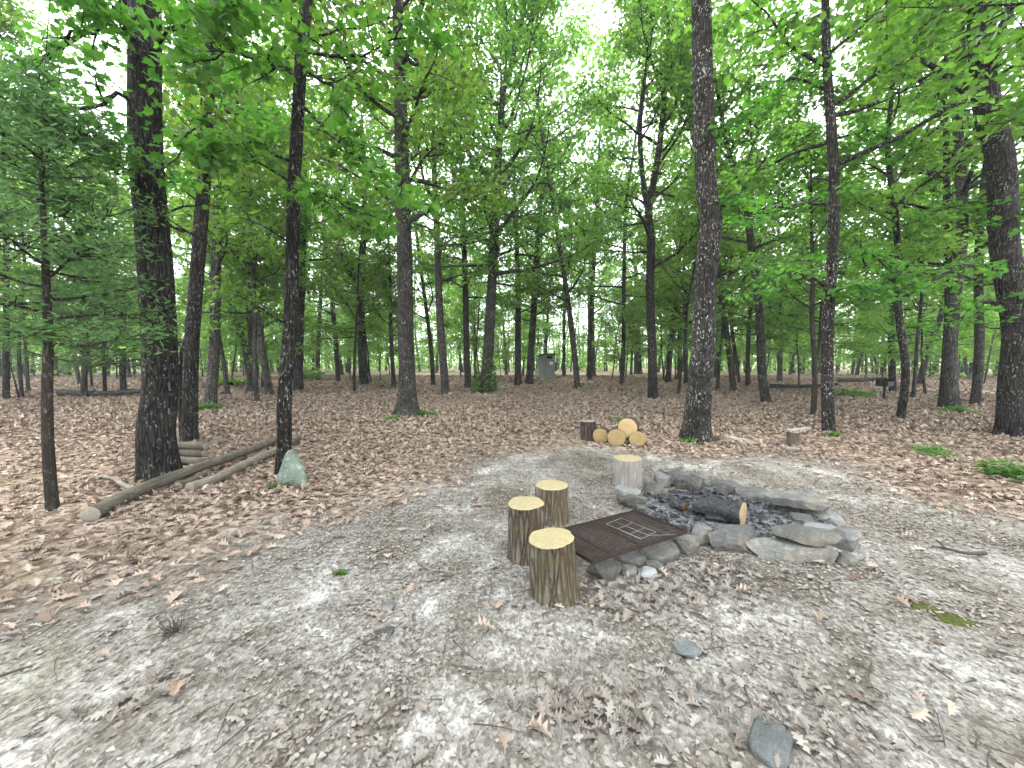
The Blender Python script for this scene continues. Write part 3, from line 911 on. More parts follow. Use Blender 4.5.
ARCH = [archetype('background_tree', 20, .32, 4.5, 28, 3.90, 1.95, 6, 5.5, .6, .23, 'far', M_leaf_far, 1),
        archetype('background_tree', 18, .26, 3.6, 26, 3.38, 1.79, 6, 5.5, .6, .23, 'far', M_leaf_far, 2, .06),
        archetype('background_tree', 22, .38, 5.0, 30, 4.42, 2.09, 6, 5.5, .6, .24, 'far', M_leaf_far, 3),
        archetype('background_tree', 17, .20, 3.2, 24, 2.98, 1.5, 6, 5.5, .55, .22, 'far', M_leaf_far, 4, .08)]
UND = [archetype('understory_tree', 8, .11, 2.0, 20, 2.2, .8, 7, 8.5, .5, .17, 'far', M_leaf_under, 5, .08),
       archetype('understory_tree', 6.5, .09, 1.7, 18, 2.0, .7, 7, 8.5, .48, .16, 'far', M_leaf_under, 6, .1),
       archetype('understory_tree', 10, .14, 2.5, 24, 2.4, .9, 7, 8.5, .52, .17, 'far', M_leaf_under, 7, .06)]
used = set()


def zone(px, Yd):
    if px < 150: return 'left of the big dark oak'
    if px < 300: return 'between the big dark oak and the lichen-flecked trunk'
    if px < 415: return 'between the lichen-flecked trunk and the lone flared oak'
    if px < 540: return 'between the lone flared oak and the grey outhouse'
    if px < 690: return 'between the grey outhouse and the tall swaying oak'
    if px < 830: return 'between the tall swaying oak and the blotched-foot tree'
    if px < 960: return 'between the blotched-foot tree and the stout pale trunk'
    return 'beside and beyond the massive dark oak'


def place(lst, px, Yd, rng, what, sc):
    x = (px - 512) / F * Yd
    i = int(rng.integers(len(lst))); a = lst[i]
    z = zone(px, Yd)
    lab = what + ' ' + z; gname = what + 's ' + z
    loc = (x, Yd, float(gh(x, Yd)))
    if i not in used or (lst is UND and (i + 10) not in used):
        key = i + (10 if lst is UND else 0)
        if key not in used:
            used.add(key); a.location = loc; a.rotation_euler = (0, 0, rng.random() * 6.28); a.scale = (sc,) * 3
            a['label'] = lab; a['group'] = gname; return
    dup(a, loc, rng.random() * 6.28, sc, lab, gname)


rng = np.random.default_rng(21)
pts_used = []
def ok(px, Yd, dmin):
    x = (px - 512) / F * Yd
    if 533 < px < 562 and Yd < 45: return False
    for (a, b) in pts_used:
        if (a - x) ** 2 + (b - Yd) ** 2 < dmin * dmin: return False
    pts_used.append((x, Yd)); return True

for px_, Y_, sc_ in ((578, 23, 1.35), (622, 27, 1.5), (735, 21, 1.2), (545, 47, 1.2), (668, 30, 1.3), (590, 33, 1.4)):
    pts_used.append(((px_ - 512) / F * Y_, Y_)); place(ARCH, px_, Y_, rng, 'slim far tree in the woods', sc_)
cnt = 0
for tries in range(4000):
    Yd = 24 + 46 * rng.random() ** .8; px = -30 + rng.random() * 1084
    if ok(px, Yd, 4.2):
        place(ARCH, px, Yd, rng, 'slim far tree in the woods', .8 + .4 * rng.random()); cnt += 1
    if cnt >= 76: break
pts_used = []
cnt = 0
for tries in range(4000):
    Yd = 15 + 40 * rng.random(); px = -20 + rng.random() * 1064
    if 455 < px < 660 and Yd < 30: continue
    if ok(px, Yd, 2.3):
        place(UND, px, Yd, rng, 'small understory tree with low leaves', .8 + .5 * rng.random()); cnt += 1
    if cnt >= 105: break

# far wood: one mass
rng = np.random.default_rng(5)
mb = MB()
nt_ = 500
ang = (rng.random(nt_) * 2 - 1) * 1.05; dist = 66 + 45 * rng.random(nt_)
for a_, d_ in zip(ang, dist):
    x, y = math.sin(a_) * d_, math.cos(a_) * d_
    h = 7 + 5 * rng.random()
    V, fs = tube(wander((x, y, -.3), (rng.normal() * .05, rng.normal() * .05, 1), h, 3, rng, .05), np.linspace(.14 + .12 * rng.random(), .05, 4), 5, caps=(False, False)); mb.add(V, fs, 1)
nc = 3200
ang = (rng.random(nc) * 2 - 1) * 1.05; dist = 60 + 50 * rng.random(nc)
C = np.stack([np.sin(ang) * dist, np.cos(ang) * dist, np.where(rng.random(nc) < .55, .3 + 4.5 * rng.random(nc), 1.0 + 9 * rng.random(nc) ** 1.3)], -1)
P = np.repeat(C, 20, 0); m = len(P)
P = P + rng.normal(size=(m, 3)) * np.array([1.3, 1.3, .8])
leaves(mb, 'far', P, .35 + .3 * rng.random(m), rng.random(m) * 6.28, rng.normal(size=m) * .5, rng.normal(size=m) * .6, rng)
tag(link('far_woods', mb.mesh('far_woods', [M_leaf_far, M_bark_far], smooth=False)), 'distant green woods closing off the view behind every tree', 'woods', kind='stuff')

# ------------------------------------------------------------------ leaf litter
RING_C = at(738, 520)[:2]


def in_ring(x, y, s=1.0):
    return ((x - 2.28) / (1.15 * s)) ** 2 + ((y - 3.95) / (.82 * s)) ** 2 < 1


def scatter(kind, n, y0, y1, size, mb, rng, want, tiltsd=.28, curl=.9, lift=.012, width=1.0):
    u = rng.random(n); yy = np.sqrt(y0 ** 2 + (y1 ** 2 - y0 ** 2) * u)
    xx = (rng.random(n) * 2 - 1) * (1.38 * yy + .6)
    keep = rng.random(n) < want(xx, yy)
    keep &= ~in_ring(xx, yy, .95)
    xx, yy = xx[keep], yy[keep]; k = len(xx)
    P = np.stack([xx, yy, gh(xx, yy) + lift + rng.random(k) * lift * 2], -1)
    leaves(mb, kind, P, size * (.55 + .8 * rng.random(k)), rng.random(k) * 6.28, rng.normal(size=k) * tiltsd, rng.normal(size=k) * tiltsd, rng, curl, width)
    return k


rng = np.random.default_rng(8)
lit = MB()
cl = lambda x, y: np.clip(fbm(x * 1.1, y * 1.1 + 70, 3) * 1.7 - .1, .15, 1)
wantL = lambda x, y: np.clip(1 - bare(x, y) * 1.2, .02, 1) * cl(x, y)
k1 = scatter('oak', 46000, 1.2, 9, .095, lit, rng, wantL, .22, .7)
k2 = scatter('mid', 85000, 8.5, 18, .105, lit, rng, lambda x, y: np.clip(1 - bare(x, y), .1, 1))
k3 = scatter('far', 75000, 17, 45, .16, lit, rng, lambda x, y: np.clip(1 - bare(x, y), .1, 1))
tag(link('leaf_litter', lit.mesh('leaf_litter', [M_litter], smooth=False)), 'dry brown oak leaf litter covering the woodland floor', 'leaf litter', kind='stuff')
fr = MB()
pat = lambda x, y: np.clip((fbm(x * 1.1 + 8, y * 1.1, 4) - .36) * 3.0, .22, 1)
wantF = lambda x, y: np.clip(bare(x, y) + .05, 0, 1) * pat(x, y)
k4 = scatter('mid', 95000, 1.0, 6.8, .028, fr, rng, wantF, .13, .5, .004, 1.1)
k5 = scatter('oak', 1800, 1.0, 6.5, .065, fr, rng, wantF, .14, .55, .006)
# leaf drifts against the stones and one clump in the foreground
for (px, py, n, s) in [(690, 588, 130, .24), (655, 596, 80, .2), (565, 708, 70, .10), (600, 722, 50, .12), (690, 690, 25, .2), (740, 578, 50, .2), (610, 598, 40, .18), (780, 735, 60, .25), (150, 710, 70, .3)]:
    c0 = at(px, py); P = np.stack([c0[0] + rng.normal(size=n) * s, c0[1] + rng.normal(size=n) * s * .6, np.zeros(n)], -1)
    P[:, 2] = gh(P[:, 0], P[:, 1]) + .008 + rng.random(n) * .022
    leaves(fr, 'oak', P, .045 + .05 * rng.random(n), rng.random(n) * 6.28, rng.normal(size=n) * .3, rng.normal(size=n) * .3, rng, .9)
tag(link('leaf_fragments', fr.mesh('leaf_fragments', [M_frag], smooth=False)), 'bleached broken leaves strewn over the pale bare soil', 'leaf fragments', kind='stuff')
print('litter', k1, k2, k3, k4, k5)

# twigs on the soil
tw = MB()
for i in range(260):
    y = 1.2 + 7 * rng.random() ** 1.5; x = (rng.random() * 2 - 1) * 1.35 * y
    if in_ring(x, y): continue
    a_ = rng.random() * 6.28; L = .06 + .22 * rng.random() ** 2
    P = wander((x, y, gh(x, y) + .012), (math.cos(a_), math.sin(a_), 0), L, 4, rng, .15); P[:, 2] = gh(P[:, 0], P[:, 1]) + .012 + rng.random() * .01
    V, fs = tube(P, np.linspace(.004, .0015, 5) * (.6 + .8 * rng.random()), 5); tw.add(V, fs)
tag(link('fallen_twigs', tw.mesh('fallen_twigs', [M_twig])), 'small broken twigs lying across the bare soil', 'twigs', kind='stuff')


# ------------------------------------------------------------------ stones
def ico(sub=3):
    import bmesh
    bm = bmesh.new(); bmesh.ops.create_icosphere(bm, subdivisions=sub, radius=1)
    V = np.array([v.co[:] for v in bm.verts]); Fc = np.array([[v.index for v in f.verts] for f in bm.faces]); bm.free()
    return V, Fc


ICO = ico(4)


def stone_verts(seed, sx, sy, sz, planes=12, smooth=.0, flat_top=True):
    rng = np.random.default_rng(seed)
    V = ICO[0].copy()
    V = np.sign(V) * np.abs(V) ** .5           # boxier
    V /= np.abs(V).max(0)
    for i in range(planes):
        n = rng.normal(size=3); n /= np.linalg.norm(n); d = .66 + .3 * rng.random()
        if flat_top and i == 0: n = np.array([rng.normal() * .1, rng.normal() * .1, 1]); n /= np.linalg.norm(n); d = .72
        if flat_top and i == 1: n = np.array([0, 0, -1.]); d = .8
        V -= n * np.maximum(0, V @ n - d)[:, None]
    q = V * 2.2
    V = V * (1 + .06 * (fbm(q[:, 0] + q[:, 2] * .7 + seed, q[:, 1] - q[:, 2] * .6 + seed * 1.7, 4) - .5)[:, None] * 2)
    V = V - (V.max(0) + V.min(0)) / 2; V = V / np.abs(V).max(0)
    return V * np.array([sx, sy, sz]) * .5


def stone(px, py, w, h, material, label, ratio=.75, z=0.0, rot=None, seed=None, tilt=(0, 0), group='stones of the fire ring', name='fire_ring_stone', hm=None, cat='stone', planes=12):
    """a stone seen at pixel centre (px,py), w x h pixels across"""
    seed = seed if seed is not None else int(px * 3 + py)
    rng = np.random.default_rng(seed)
    foot = at(px, py + h * .42, z)
    D = foot[1]; wm = w / F * D; dm = wm * ratio
    hh = hm if hm else max(.09, 1.35 * (h / F * D - dm * (CAMZ - z) / D * .6))
    V = stone_verts(seed, wm * 1.12, dm * 1.1, hh, planes)
    rz = rot if rot is not None else rng.normal() * .25
    o_loc = (foot[0], foot[1] + dm * .42, z + hh * .5 - .02 + (float(gh(foot[0], foot[1])) if z == 0 else 0))
    mb = MB(); mb.add(V, ICO[1])
    o = link(name, mb.mesh(name, [material], sharp=14), None, o_loc)
    o.rotation_euler = (tilt[0], tilt[1], rz)
    tag(o, label, cat, group)
    return o


stone(631, 492, 24, 11, M_rock_pale, 'flat pale stone capping the left end of the ring below the grey log seat', .9, z=.10, hm=.09)
stone(633, 502, 26, 16, M_rock_green, 'grey-green block under the flat pale stone at the left end of the ring', .8)
stone(648, 509, 20, 9, M_rock, 'small flat stone between the pale stack and the rusty grate', .9)
stone(654, 490, 20, 15, M_rock_soot, 'dark squarish stone, first of the back row behind the grate', .8)
stone(664, 482, 18, 14, M_rock, 'upright grey stone in the back row under the green sprout', .7, tilt=(.1, .25))
stone(675, 480, 14, 16, M_rock, 'narrow leaning stone in the back row left of the sprout', .6, tilt=(0, -.3))
stone(685, 484, 16, 15, M_rock_soot, 'angular dark stone in the back row right of the narrow leaning stone', .7, tilt=(.1, .2))
stone(699, 485, 18, 17, M_rock, 'tall grey wedge stone in the middle of the back row', .7, tilt=(0, .35))
stone(709, 483, 10, 9, M_rock, 'little stone perched at the left tip of the long back slab', .8, z=.08, hm=.10)
stone(710, 491, 10, 9, M_rock_soot, 'tiny dark stone wedged in front of the long back slab', .9)
stone(730, 489, 33, 15, M_rock, 'long flat-topped slab in the back row above the burnt log', .5, rot=-.1)
stone(761, 497, 36, 17, M_rock, 'brownish slab between the burnt log and the smooth wide capstone', .6, rot=-.22)
stone(790, 510, 24, 13, M_rock_soot, 'shadowed stone under the smooth wide capstone', .8)
stone(804, 503, 51, 16, M_rock, 'smooth wide capstone overhanging the back right of the ring', .55, z=.12, rot=-.08, hm=.13, planes=7)
stone(827, 517, 50, 13, M_rock, 'low flat slab at the right of the ring below the capstone', .6, rot=-.15)
stone(807, 523, 20, 15, M_rock, 'rounded grey boulder inside the right edge of the ring', .8, planes=5)
stone(826, 532, 32, 16, M_rock_pale, 'near-white block at the right of the ring', .8)
stone(853, 541, 27, 22, M_rock, 'chunky square stone at the far right corner of the ring', .8)
stone(813, 539, 56, 16, M_rock_green, 'long slab lying on top of the front right stones', .5, z=.13, rot=-.18, hm=.12)
stone(799, 552, 82, 24, M_rock_green, 'longest grey-green slab along the front of the ring', .35, rot=-.10)
stone(737, 543, 47, 26, M_rock, 'large pale-faced block at the front of the ring beside the longest slab', .6, rot=.05)
stone(706, 537, 22, 20, M_rock_green, 'upright mossy stone at the front of the ring left of the large block', .8, tilt=(0, .2))
stone(773, 534, 29, 8, M_rock_soot, 'thin sooty stone inside the front edge of the ring', .5)
stone(852, 561, 20, 9, M_rock_green, 'small low stone lying outside the front right corner of the ring', .8)
stone(688, 545, 28, 22, M_rock_green, 'squat greenish stone under the right corner of the grate', .8)
stone(666, 553, 40, 22, M_rock_green, 'broad angular slab propping the front of the grate', .7, rot=.3, tilt=(.15, -.1))
stone(636, 560, 32, 13, M_rock, 'flat brownish stone under the middle of the grate front', .7, rot=.2)
stone(607, 571, 34, 21, M_rock_green, 'lichen-topped block under the front left corner of the grate', .6, rot=.15)
stone(657, 566, 18, 13, M_rock_green, 'wedge-shaped stone in front of the broad angular slab', .8)
stone(630, 571, 15, 9, M_rock, 'small stone beside the lichen-topped block', .8)
stone(651, 574, 18, 11, M_rock_pale, 'pale little stone half buried among the leaves before the grate', .9)
# hidden back supports of the grate, partly seen
stone(606, 527, 26, 10, M_rock_soot, 'dark stone under the back edge of the grate', .7)

# loose rocks in the soil
sl = stone(783, 745, 48, 40, M_slate, 'smooth blue-grey slate lying flat in the leaves at the bottom edge', 1.0, name='slate_rock', group='loose rocks in the soil', hm=.07, rot=-.75, planes=6)
sl.scale = (.72, 1.15, 1)
stone(690, 649, 24, 18, M_slate, 'small grey-blue rock in the soil right of the front stool', .9, name='loose_rock', group='loose rocks in the soil', hm=.05)
stone(383, 603, 18, 14, M_rock, 'small dark embedded rock left of the stools, the upper of three', .9, name='loose_rock', group='loose rocks in the soil', hm=.035)
stone(378, 632, 24, 16, M_rock, 'flat embedded grey rock left of the stools, the middle of three', .9, name='loose_rock', group='loose rocks in the soil', hm=.03)
stone(360, 653, 26, 16, M_rock, 'flat embedded grey rock left of the stools, the lowest of three', .9, name='loose_rock', group='loose rocks in the soil', hm=.03)
stone(780, 445, 6, 5, M_rock_soot, 'small dark wedge rock beside the little weathered stump', .8, name='loose_rock', group='loose rocks in the soil')

# mint lichen stone by the tree
mb = MB(); V = stone_verts(404, .37, .22, .50, 6, flat_top=False)
k = np.clip((V[:, 2] + .25) / .5, 0, 1); V[:, 0] *= 1.3 - 1.0 * k; V[:, 1] *= 1.1 - .5 * k
V[:, 0] -= .02 * k
mb.add(V, ICO[1]); p = at(291, 486)
o = link('lichen_stone', mb.mesh('lichen_stone', [M_mint], sharp=25), None, (p[0], p[1] + .07, .21)); o.rotation_euler = (-.12, 0, .1)
tag(o, 'pointed mint-green lichen-covered stone leaning at the foot of a spotted trunk', 'stone')

# ------------------------------------------------------------------ ash, burnt wood
mb = MB(); nr, ns = 14, 56
rr_ = np.linspace(0, 1, nr); th = np.linspace(0, 2 * np.pi, ns, endpoint=False)
Vx = 2.28 + 1.02 * rr_[:, None] * np.cos(th); Vy = 3.95 + .74 * rr_[:, None] * np.sin(th)
Vz = gh(Vx, Vy) + .03 + .06 * (1 - rr_[:, None] ** 2) + (fbm(Vx * 9, Vy * 9) - .5) * .05 - .06 * (rr_[:, None] > .97)
i = np.arange(nr - 1)[:, None] * ns; j = np.arange(ns)[None]; j2 = (j + 1) % ns
mb.add(np.stack([Vx, Vy, Vz], -1).reshape(-1, 3), np.stack([i + j, i + ns + j, i + ns + j2, i + j2], -1).reshape(-1, 4))
tag(link('ash_bed', mb.mesh('ash_bed', [M_ash])), 'black charcoal and pale ash filling the stone fire ring', 'ash', kind='stuff')
mb = MB(); I2 = ico(1)
for i in range(330):
    a_ = rng.random() * 6.28; q = rng.random() ** .6
    x = 2.22 + .95 * q * math.cos(a_); y = 3.98 + .66 * q * math.sin(a_)
    s = np.array([.012 + .035 * rng.random() ** 2, .012 + .03 * rng.random() ** 2, .01 + .016 * rng.random()])
    V = I2[0] * (1 + .25 * rng.normal(size=(len(I2[0]), 1))) * s; ca, sa = math.cos(a_ * 3), math.sin(a_ * 3)
    V = np.stack([V[:, 0] * ca - V[:, 1] * sa, V[:, 0] * sa + V[:, 1] * ca, V[:, 2]], -1)
    mb.add(V + np.array([x, y, gh(x, y) + .05 + .05 * (1 - q * q)]), I2[1], 0 if rng.random() < .7 else 1)
tag(link('charcoal_bits', mb.mesh('charcoal_bits', [M_char, M_ash], smooth=False)), 'lumps of charcoal scattered over the ash in the ring', 'charcoal', kind='stuff')


def log_thing(name, label, cat, P, r, bark, cut, seg=20, rough=.08, group=None, n=16, taper=1.0, ends=('sawn_end', 'sawn_end'), bname='bark'):
    """a log along a 3-D line: bark body plus separate end faces"""
    P = np.array(P, float); Q = resample(P, n)
    root = thing(name, label, cat, tuple(Q[0]), group)
    O = Q[0]
    rad = r * np.linspace(1, taper, n)
    sd = random.random() * 40
    V, fs = tube(Q, rad, seg, rough, sd, (False, False))
    mb = MB(); mb.add(V, fs)
    body = link(bname, mb.mesh(bname, [bark], O), root)
    # end faces follow the bark outline exactly
    T = frames(Q)[0]
    for e, nm in enumerate(ends):
        if not nm: continue
        ring = V[:seg] if e == 0 else V[(n - 1) * seg:n * seg]
        c = ring.mean(0); ax = -T[0] if e == 0 else T[-1]
        rows = [ring * 1.0, c + (ring - c) * .93 + ax * .006, c + (ring - c) * .5 + ax * .009, (c + ax * .01)[None]]
        VV = np.vstack(rows); j = np.arange(seg); j2 = (j + 1) % seg
        q = [np.stack([a * seg + j, a * seg + j2, (a + 1) * seg + j2, (a + 1) * seg + j], -1) for a in (0, 1)]
        t = np.stack([2 * seg + j, 2 * seg + j2, np.full(seg, 3 * seg)], -1)
        m2 = MB()
        # local frame: z along the axis so that the ring pattern is concentric
        zz = ax; xx = np.cross(zz, [0, 0, 1.]) if abs(zz[2]) < .9 else np.array([1., 0, 0]); xx /= np.linalg.norm(xx); yy = np.cross(zz, xx)
        off = (xx * .1 + yy * .07) * rad[0 if e == 0 else -1]
        Lc = np.stack([(VV - c - off) @ xx, (VV - c - off) @ yy, (VV - c - off) @ zz], -1)
        fl = lambda a: a if e == 1 else a[:, ::-1]
        m2.add(Lc, [fl(x) for x in q] + [fl(t)])
        o = link(nm, m2.mesh(nm, [cut]), root)
        from mathutils import Matrix
        o.matrix_local = Matrix([[xx[0], yy[0], zz[0], (c + off - O)[0]], [xx[1], yy[1], zz[1], (c + off - O)[1]], [xx[2], yy[2], zz[2], (c + off - O)[2]], [0, 0, 0, 1]])
    return root


# burnt log in the ring
p1 = at(743, 514, .17); p0 = p1 + np.array([-.33, .29, -.02])
log_thing('burnt_log', 'burnt black log with a tan sawn end lying on the ash', 'log', [p0, (p0 + p1) / 2 + np.array([0, .02, 0]), p1], .08, M_char, cut_mat('scorched_sawn_end', (.10, .07, .04), (.36, .27, .15), .6), 20, .22, None, 14, 1.45, (None, 'sawn_end'), 'charred_body')
p0 = at(674, 506, .09) + np.array([0, .06, 0]); p1 = at(685, 507, .10) 
log_thing('charred_chunk', 'small charred lump with an orange-brown broken face behind the grate', 'wood chunk', [p0, p1], .06, M_char, simple('scorched_wood', (.11, .055, .028), .9, var=.7), 12, .2, None, 6, .85, (None, 'broken_end'), 'charred_body')
# paper/ash remains: thin bent charred boards beside the log
mb = MB(); pz = at(705, 517, .09)
V, fs = tube([pz, at(735, 521, .10)], [.03, .022], 8, .25, 4); mb.add(V, fs)
tag(link('charred_stick', mb.mesh('charred_stick', [M_char])), 'thin charred stick in front of the burnt log', 'stick')


# ------------------------------------------------------------------ log seats
def stool(label, top_px, base_py, rpx_top, rpx_base, bark, cut, seed, lean=(0, 0), grp='log seats round the fire'):
    base = at(top_px[0] + lean[0], base_py); D = base[1]
    ztop = atY(top_px[0], top_px[1], D)
    rt = rpx_top / F * D; rb = rpx_base / F * D
    random.seed(seed)
    n = 18
    Q = resample([base + np.array([0, 0, -.05]), ztop], n)
    rng = np.random.default_rng(seed)
    root = thing('log_stool', label, 'log seat', (base[0], base[1], float(gh(base[0], base[1]))), grp); O = np.array(root.location)
    rad = np.linspace(rb, rt, n) * (1 + .12 * np.exp(-np.linspace(0, 6, n)))
    seg = 56
    V, fs = tube(Q, rad, seg, .11, seed * 1.3, (False, False), 1.9)
    mb = MB(); mb.add(V, fs); link('bark', mb.mesh('bark', [bark], O), root)
    ring = V[(n - 1) * seg:n * seg]; c = ring.mean(0)
    j = np.arange(seg); j2 = (j + 1) % seg
    rows = [ring, c + (ring - c) * .97 + np.array([0, 0, .006]), c + (ring - c) * .55 + np.array([0, 0, .008]), (c + np.array([0, 0, .009]))[None]]
    VV = np.vstack(rows)
    q = [np.stack([a * seg + j, a * seg + j2, (a + 1) * seg + j2, (a + 1) * seg + j], -1) for a in (0, 1)]
    t = np.stack([2 * seg + j, 2 * seg + j2, np.full(seg, 3 * seg)], -1)
    off = np.array([rt * .12, rt * .1, 0])
    m2 = MB(); m2.add(VV - c - off, q + [t])
    link('sawn_top', m2.mesh('sawn_top', [cut], sharp=40), root, tuple(c + off - O))
    return root


stool('mossy log seat nearest the camera, beside the grate corner', (551, 538), 592, 23.5, 25, M_bark_moss, M_cut, 5, (4, 0))
stool('tall brown log seat with peeling bark, leftmost of the three by the grate', (525.5, 503), 554, 18.5, 18.5, M_bark_stool, M_cut, 8, (1, 0))
stool('short brown log seat behind the other two by the grate', (552, 485), 519, 16.5, 17, M_bark_stool, M_cut, 12, (0, 0))
stool('bark-free silver-grey log seat at the back left of the stone ring', (628, 458), 485, 13.5, 14, M_weather, M_cut, 14, (0, 0))

# ------------------------------------------------------------------ grate
def bar(mb, a, b, r, seg=6, box=False):
    V, fs = tube([a, b], [r, r], 4 if box else seg); mb.add(V, fs)


zg = .215
A, B_, C_, D_ = at(592, 561, zg), at(687, 531, zg), at(635, 510.5, zg), at(566, 528, zg)
D_ = A + (C_ - B_)
O = (A + B_ + C_ + D_) / 4
gr = thing('fire_grate', 'large rusty steel cooking grate resting on the ring stones', 'grate', tuple(O))
mb = MB(); 
for a, b in ((A, B_), (B_, C_), (C_, D_), (D_, A)):
    u = (b - a) / np.linalg.norm(b - a); s = np.cross([0, 0, 1.], u) * .006
    h = np.array([0, 0, .02])
    V = np.array([a - s - h, b - s - h, b + s - h, a + s - h, a - s + h * .35, b - s + h * .35, b + s + h * .35, a + s + h * .35])
    mb.add(V, np.array([[0, 3, 2, 1], [4, 5, 6, 7], [0, 1, 5, 4], [2, 3, 7, 6], [1, 2, 6, 5], [0, 4, 7, 3]]))
link('frame', mb.mesh('frame', [M_rust], O, smooth=False), gr)
mb = MB()
nb = 22
for i in range(1, nb):
    t = i / nb; a = A * (1 - t) + D_ * t; b = B_ * (1 - t) + C_ * t
    V, fs = tube([a, b], [.0055, .0055], 6); mb.add(V, fs)
o = link('grill_bars', mb.mesh('grill_bars', [M_rust], O), gr)
mb = MB()
for t in (.2, .5, .8):
    a = A * (1 - t) + B_ * t; b = D_ * (1 - t) + C_ * t
    V, fs = tube([a - [0, 0, .014], b - [0, 0, .014]], [.008, .008], 6); mb.add(V, fs)
link('cross_rods', mb.mesh('cross_rods', [M_rust], O), gr)
# small wire rack lying on it
zr = zg + .022
a, b, c_, d = at(606, 524, zr), at(641, 539, zr), at(656, 532, zr), at(621, 515.5, zr)
d = a + (c_ - b); O = (a + b + c_ + d) / 4
rk = MB()
for p, q in ((a, b), (d, c_), (a, d), (b, c_)): bar(rk, p, q, .0045 if (p is a and q is b) else .003)
for t in (.35, .7): bar(rk, a * (1 - t) + b * t, d * (1 - t) + c_ * t, .003)
for t in (.5,): bar(rk, a * (1 - t) + d * t, b * (1 - t) + c_ * t, .003)
bar(rk, b + (c_ - b) * .5, b + (c_ - b) * .5 + (c_ - b) * .9 + (b - a) * .35, .0025)
o = link('wire_rack', rk.mesh('wire_rack', [M_wire], O), None, tuple(O))
tag(o, 'small silvery wire rack lying on the rusty grate', 'rack')

# ------------------------------------------------------------------ wood pile
def endlog(px, py, rpx, base_py, Lm, az, label, cut=M_cut_old, z=None):
    D = at(px, base_py)[1]
    p = atY(px, py, D); r = rpx / F * D
    if z is None: p[2] = r * .95
    d = np.array([math.sin(az), math.cos(az), 0])
    return log_thing('firewood_log', label, 'log', [p, p + d * Lm * .5, p + d * Lm], r, M_bark_stump, cut, 28, .07, 'sawn firewood logs in the pile', 8, .96)


endlog(600.5, 436.5, 7.6, 443, .34, .35, 'leftmost round log of the pile, next to the dark upright stump')
endlog(616.5, 438, 8.8, 446, .36, .30, 'middle bottom log of the pile, largest pale sawn face')
endlog(637.5, 440, 8.2, 447, .36, .22, 'right bottom log of the pile')
endlog(627.5, 427.5, 9.3, 446, .36, .45, 'log resting on top of the pile with darker sawn face', cut_mat('dark_sawn_end', (.26, .17, .08), (.48, .34, .17), .6), z=1)
p0 = at(589, 440); p1 = atY(588, 421, p0[1]); p0[2] = -.03
log_thing('dark_stump', 'dark upright stump with bark standing at the left end of the log pile', 'stump', [p0, p1], .165, M_bark_stump, M_cut_grey, 24, .16, None, 8, .95, (None, 'sawn_top'))

# little weathered stump with board on top and pale slab below
p0 = at(793, 446); D = p0[1]; p1 = atY(793, 432, D); p0[2] = -.02
log_thing('small_stump', 'little weathered stump standing on a pale slab, right of the scrap boards', 'stump', [p0, p1], .105, M_log, M_cut_grey, 20, .14, None, 8, .93, (None, 'sawn_top'))


def board(name, label, cat, a, b, w, t, m, group=None, roll=0.0):
    a = np.array(a, float); b = np.array(b, float); u = (b - a); L = np.linalg.norm(u); u /= L
    s = np.cross([0, 0, 1.], u); s /= np.linalg.norm(s); nn = np.cross(u, s)
    s, nn = s * math.cos(roll) + nn * math.sin(roll), nn * math.cos(roll) - s * math.sin(roll)
    rng = np.random.default_rng(int(abs(a[0] * 1000)))
    n = 10; ts = np.linspace(0, L, n); mb = MB(); V = []
    for q in ts:
        c = a + u * q; jw = 1 + .12 * rng.normal(); k = .006 * rng.normal()
        for (x, y) in ((-1, -1), (1, -1), (1.0, .8), (.85, 1), (-.85, 1), (-1, .8)):
            V.append(c + s * (x * w * .5 * jw) + nn * (y * t * .5 + k))
    V = np.array(V); sg = 6
    i = np.arange(n - 1)[:, None] * sg; j = np.arange(sg)[None]; j2 = (j + 1) % sg
    mb.add(V, [np.stack([i + j, i + j2, i + sg + j2, i + sg + j], -1).reshape(-1, 4), np.array([[5, 4, 3, 2, 1, 0]]), np.array([[(n - 1) * sg + x for x in range(6)]])])
    O = a.copy()
    o = link(name, mb.mesh(name, [m], O, smooth=False), None, tuple(O))
    tag(o, label, cat, group); return o


zt = p1[2] + .025
a = np.array([p1[0] - .13, p1[1] - .02, zt]); board('board', 'short grey board balanced on top of the little weathered stump', 'board', a, a + np.array([.52, .16, .03]), .12, .035, M_weather, 'scrap boards')
a = at(786, 449, .03); board('slab', 'pale yellowish slab on the ground under the little weathered stump', 'slab', a + np.array([-.06, 0, 0]), at(807, 449, .03), .24, .05, M_log_pale)
a = at(730, 437, .06); board('board', 'upper silver-grey scrap board lying right of the tall swaying oak', 'board', a, at(752, 443, .04), .13, .035, M_weather, 'scrap boards', .3)
a = at(740, 443, .03); board('board', 'lower dark-edged scrap board lying right of the tall swaying oak', 'board', a, at(760, 444, .03), .12, .04, M_weather, 'scrap boards', -.2)
p = at(714, 441); log_thing('split_wood', 'split log with an orange-tan face at the right foot of the tall swaying oak', 'log', [p + np.array([-.04, .06, .14]), p + np.array([-.12, .42, .13])], .10, M_bark_stump, simple('orange_split_wood', (.34, .18, .08), .9), 14, .25, None, 6, .9, ('split_face', None))
p = at(708, 442); log_thing('split_wood', 'low brown split log lying at the front right of the tall swaying oak', 'log', [p + np.array([-.02, -.05, .06]), p + np.array([.26, .08, .05])], .055, M_bark_stump, M_cut_old, 12, .2, None, 6, .9)
mb = MB(); V, fs = tube([at(691, 444, .025), at(705, 442.5, .03)], [.014, .012], 7, .1); mb.add(V, fs)
tag(link('pale_stick', mb.mesh('pale_stick', [M_log_pale])), 'short pale stick at the foot of the tall swaying oak', 'stick')

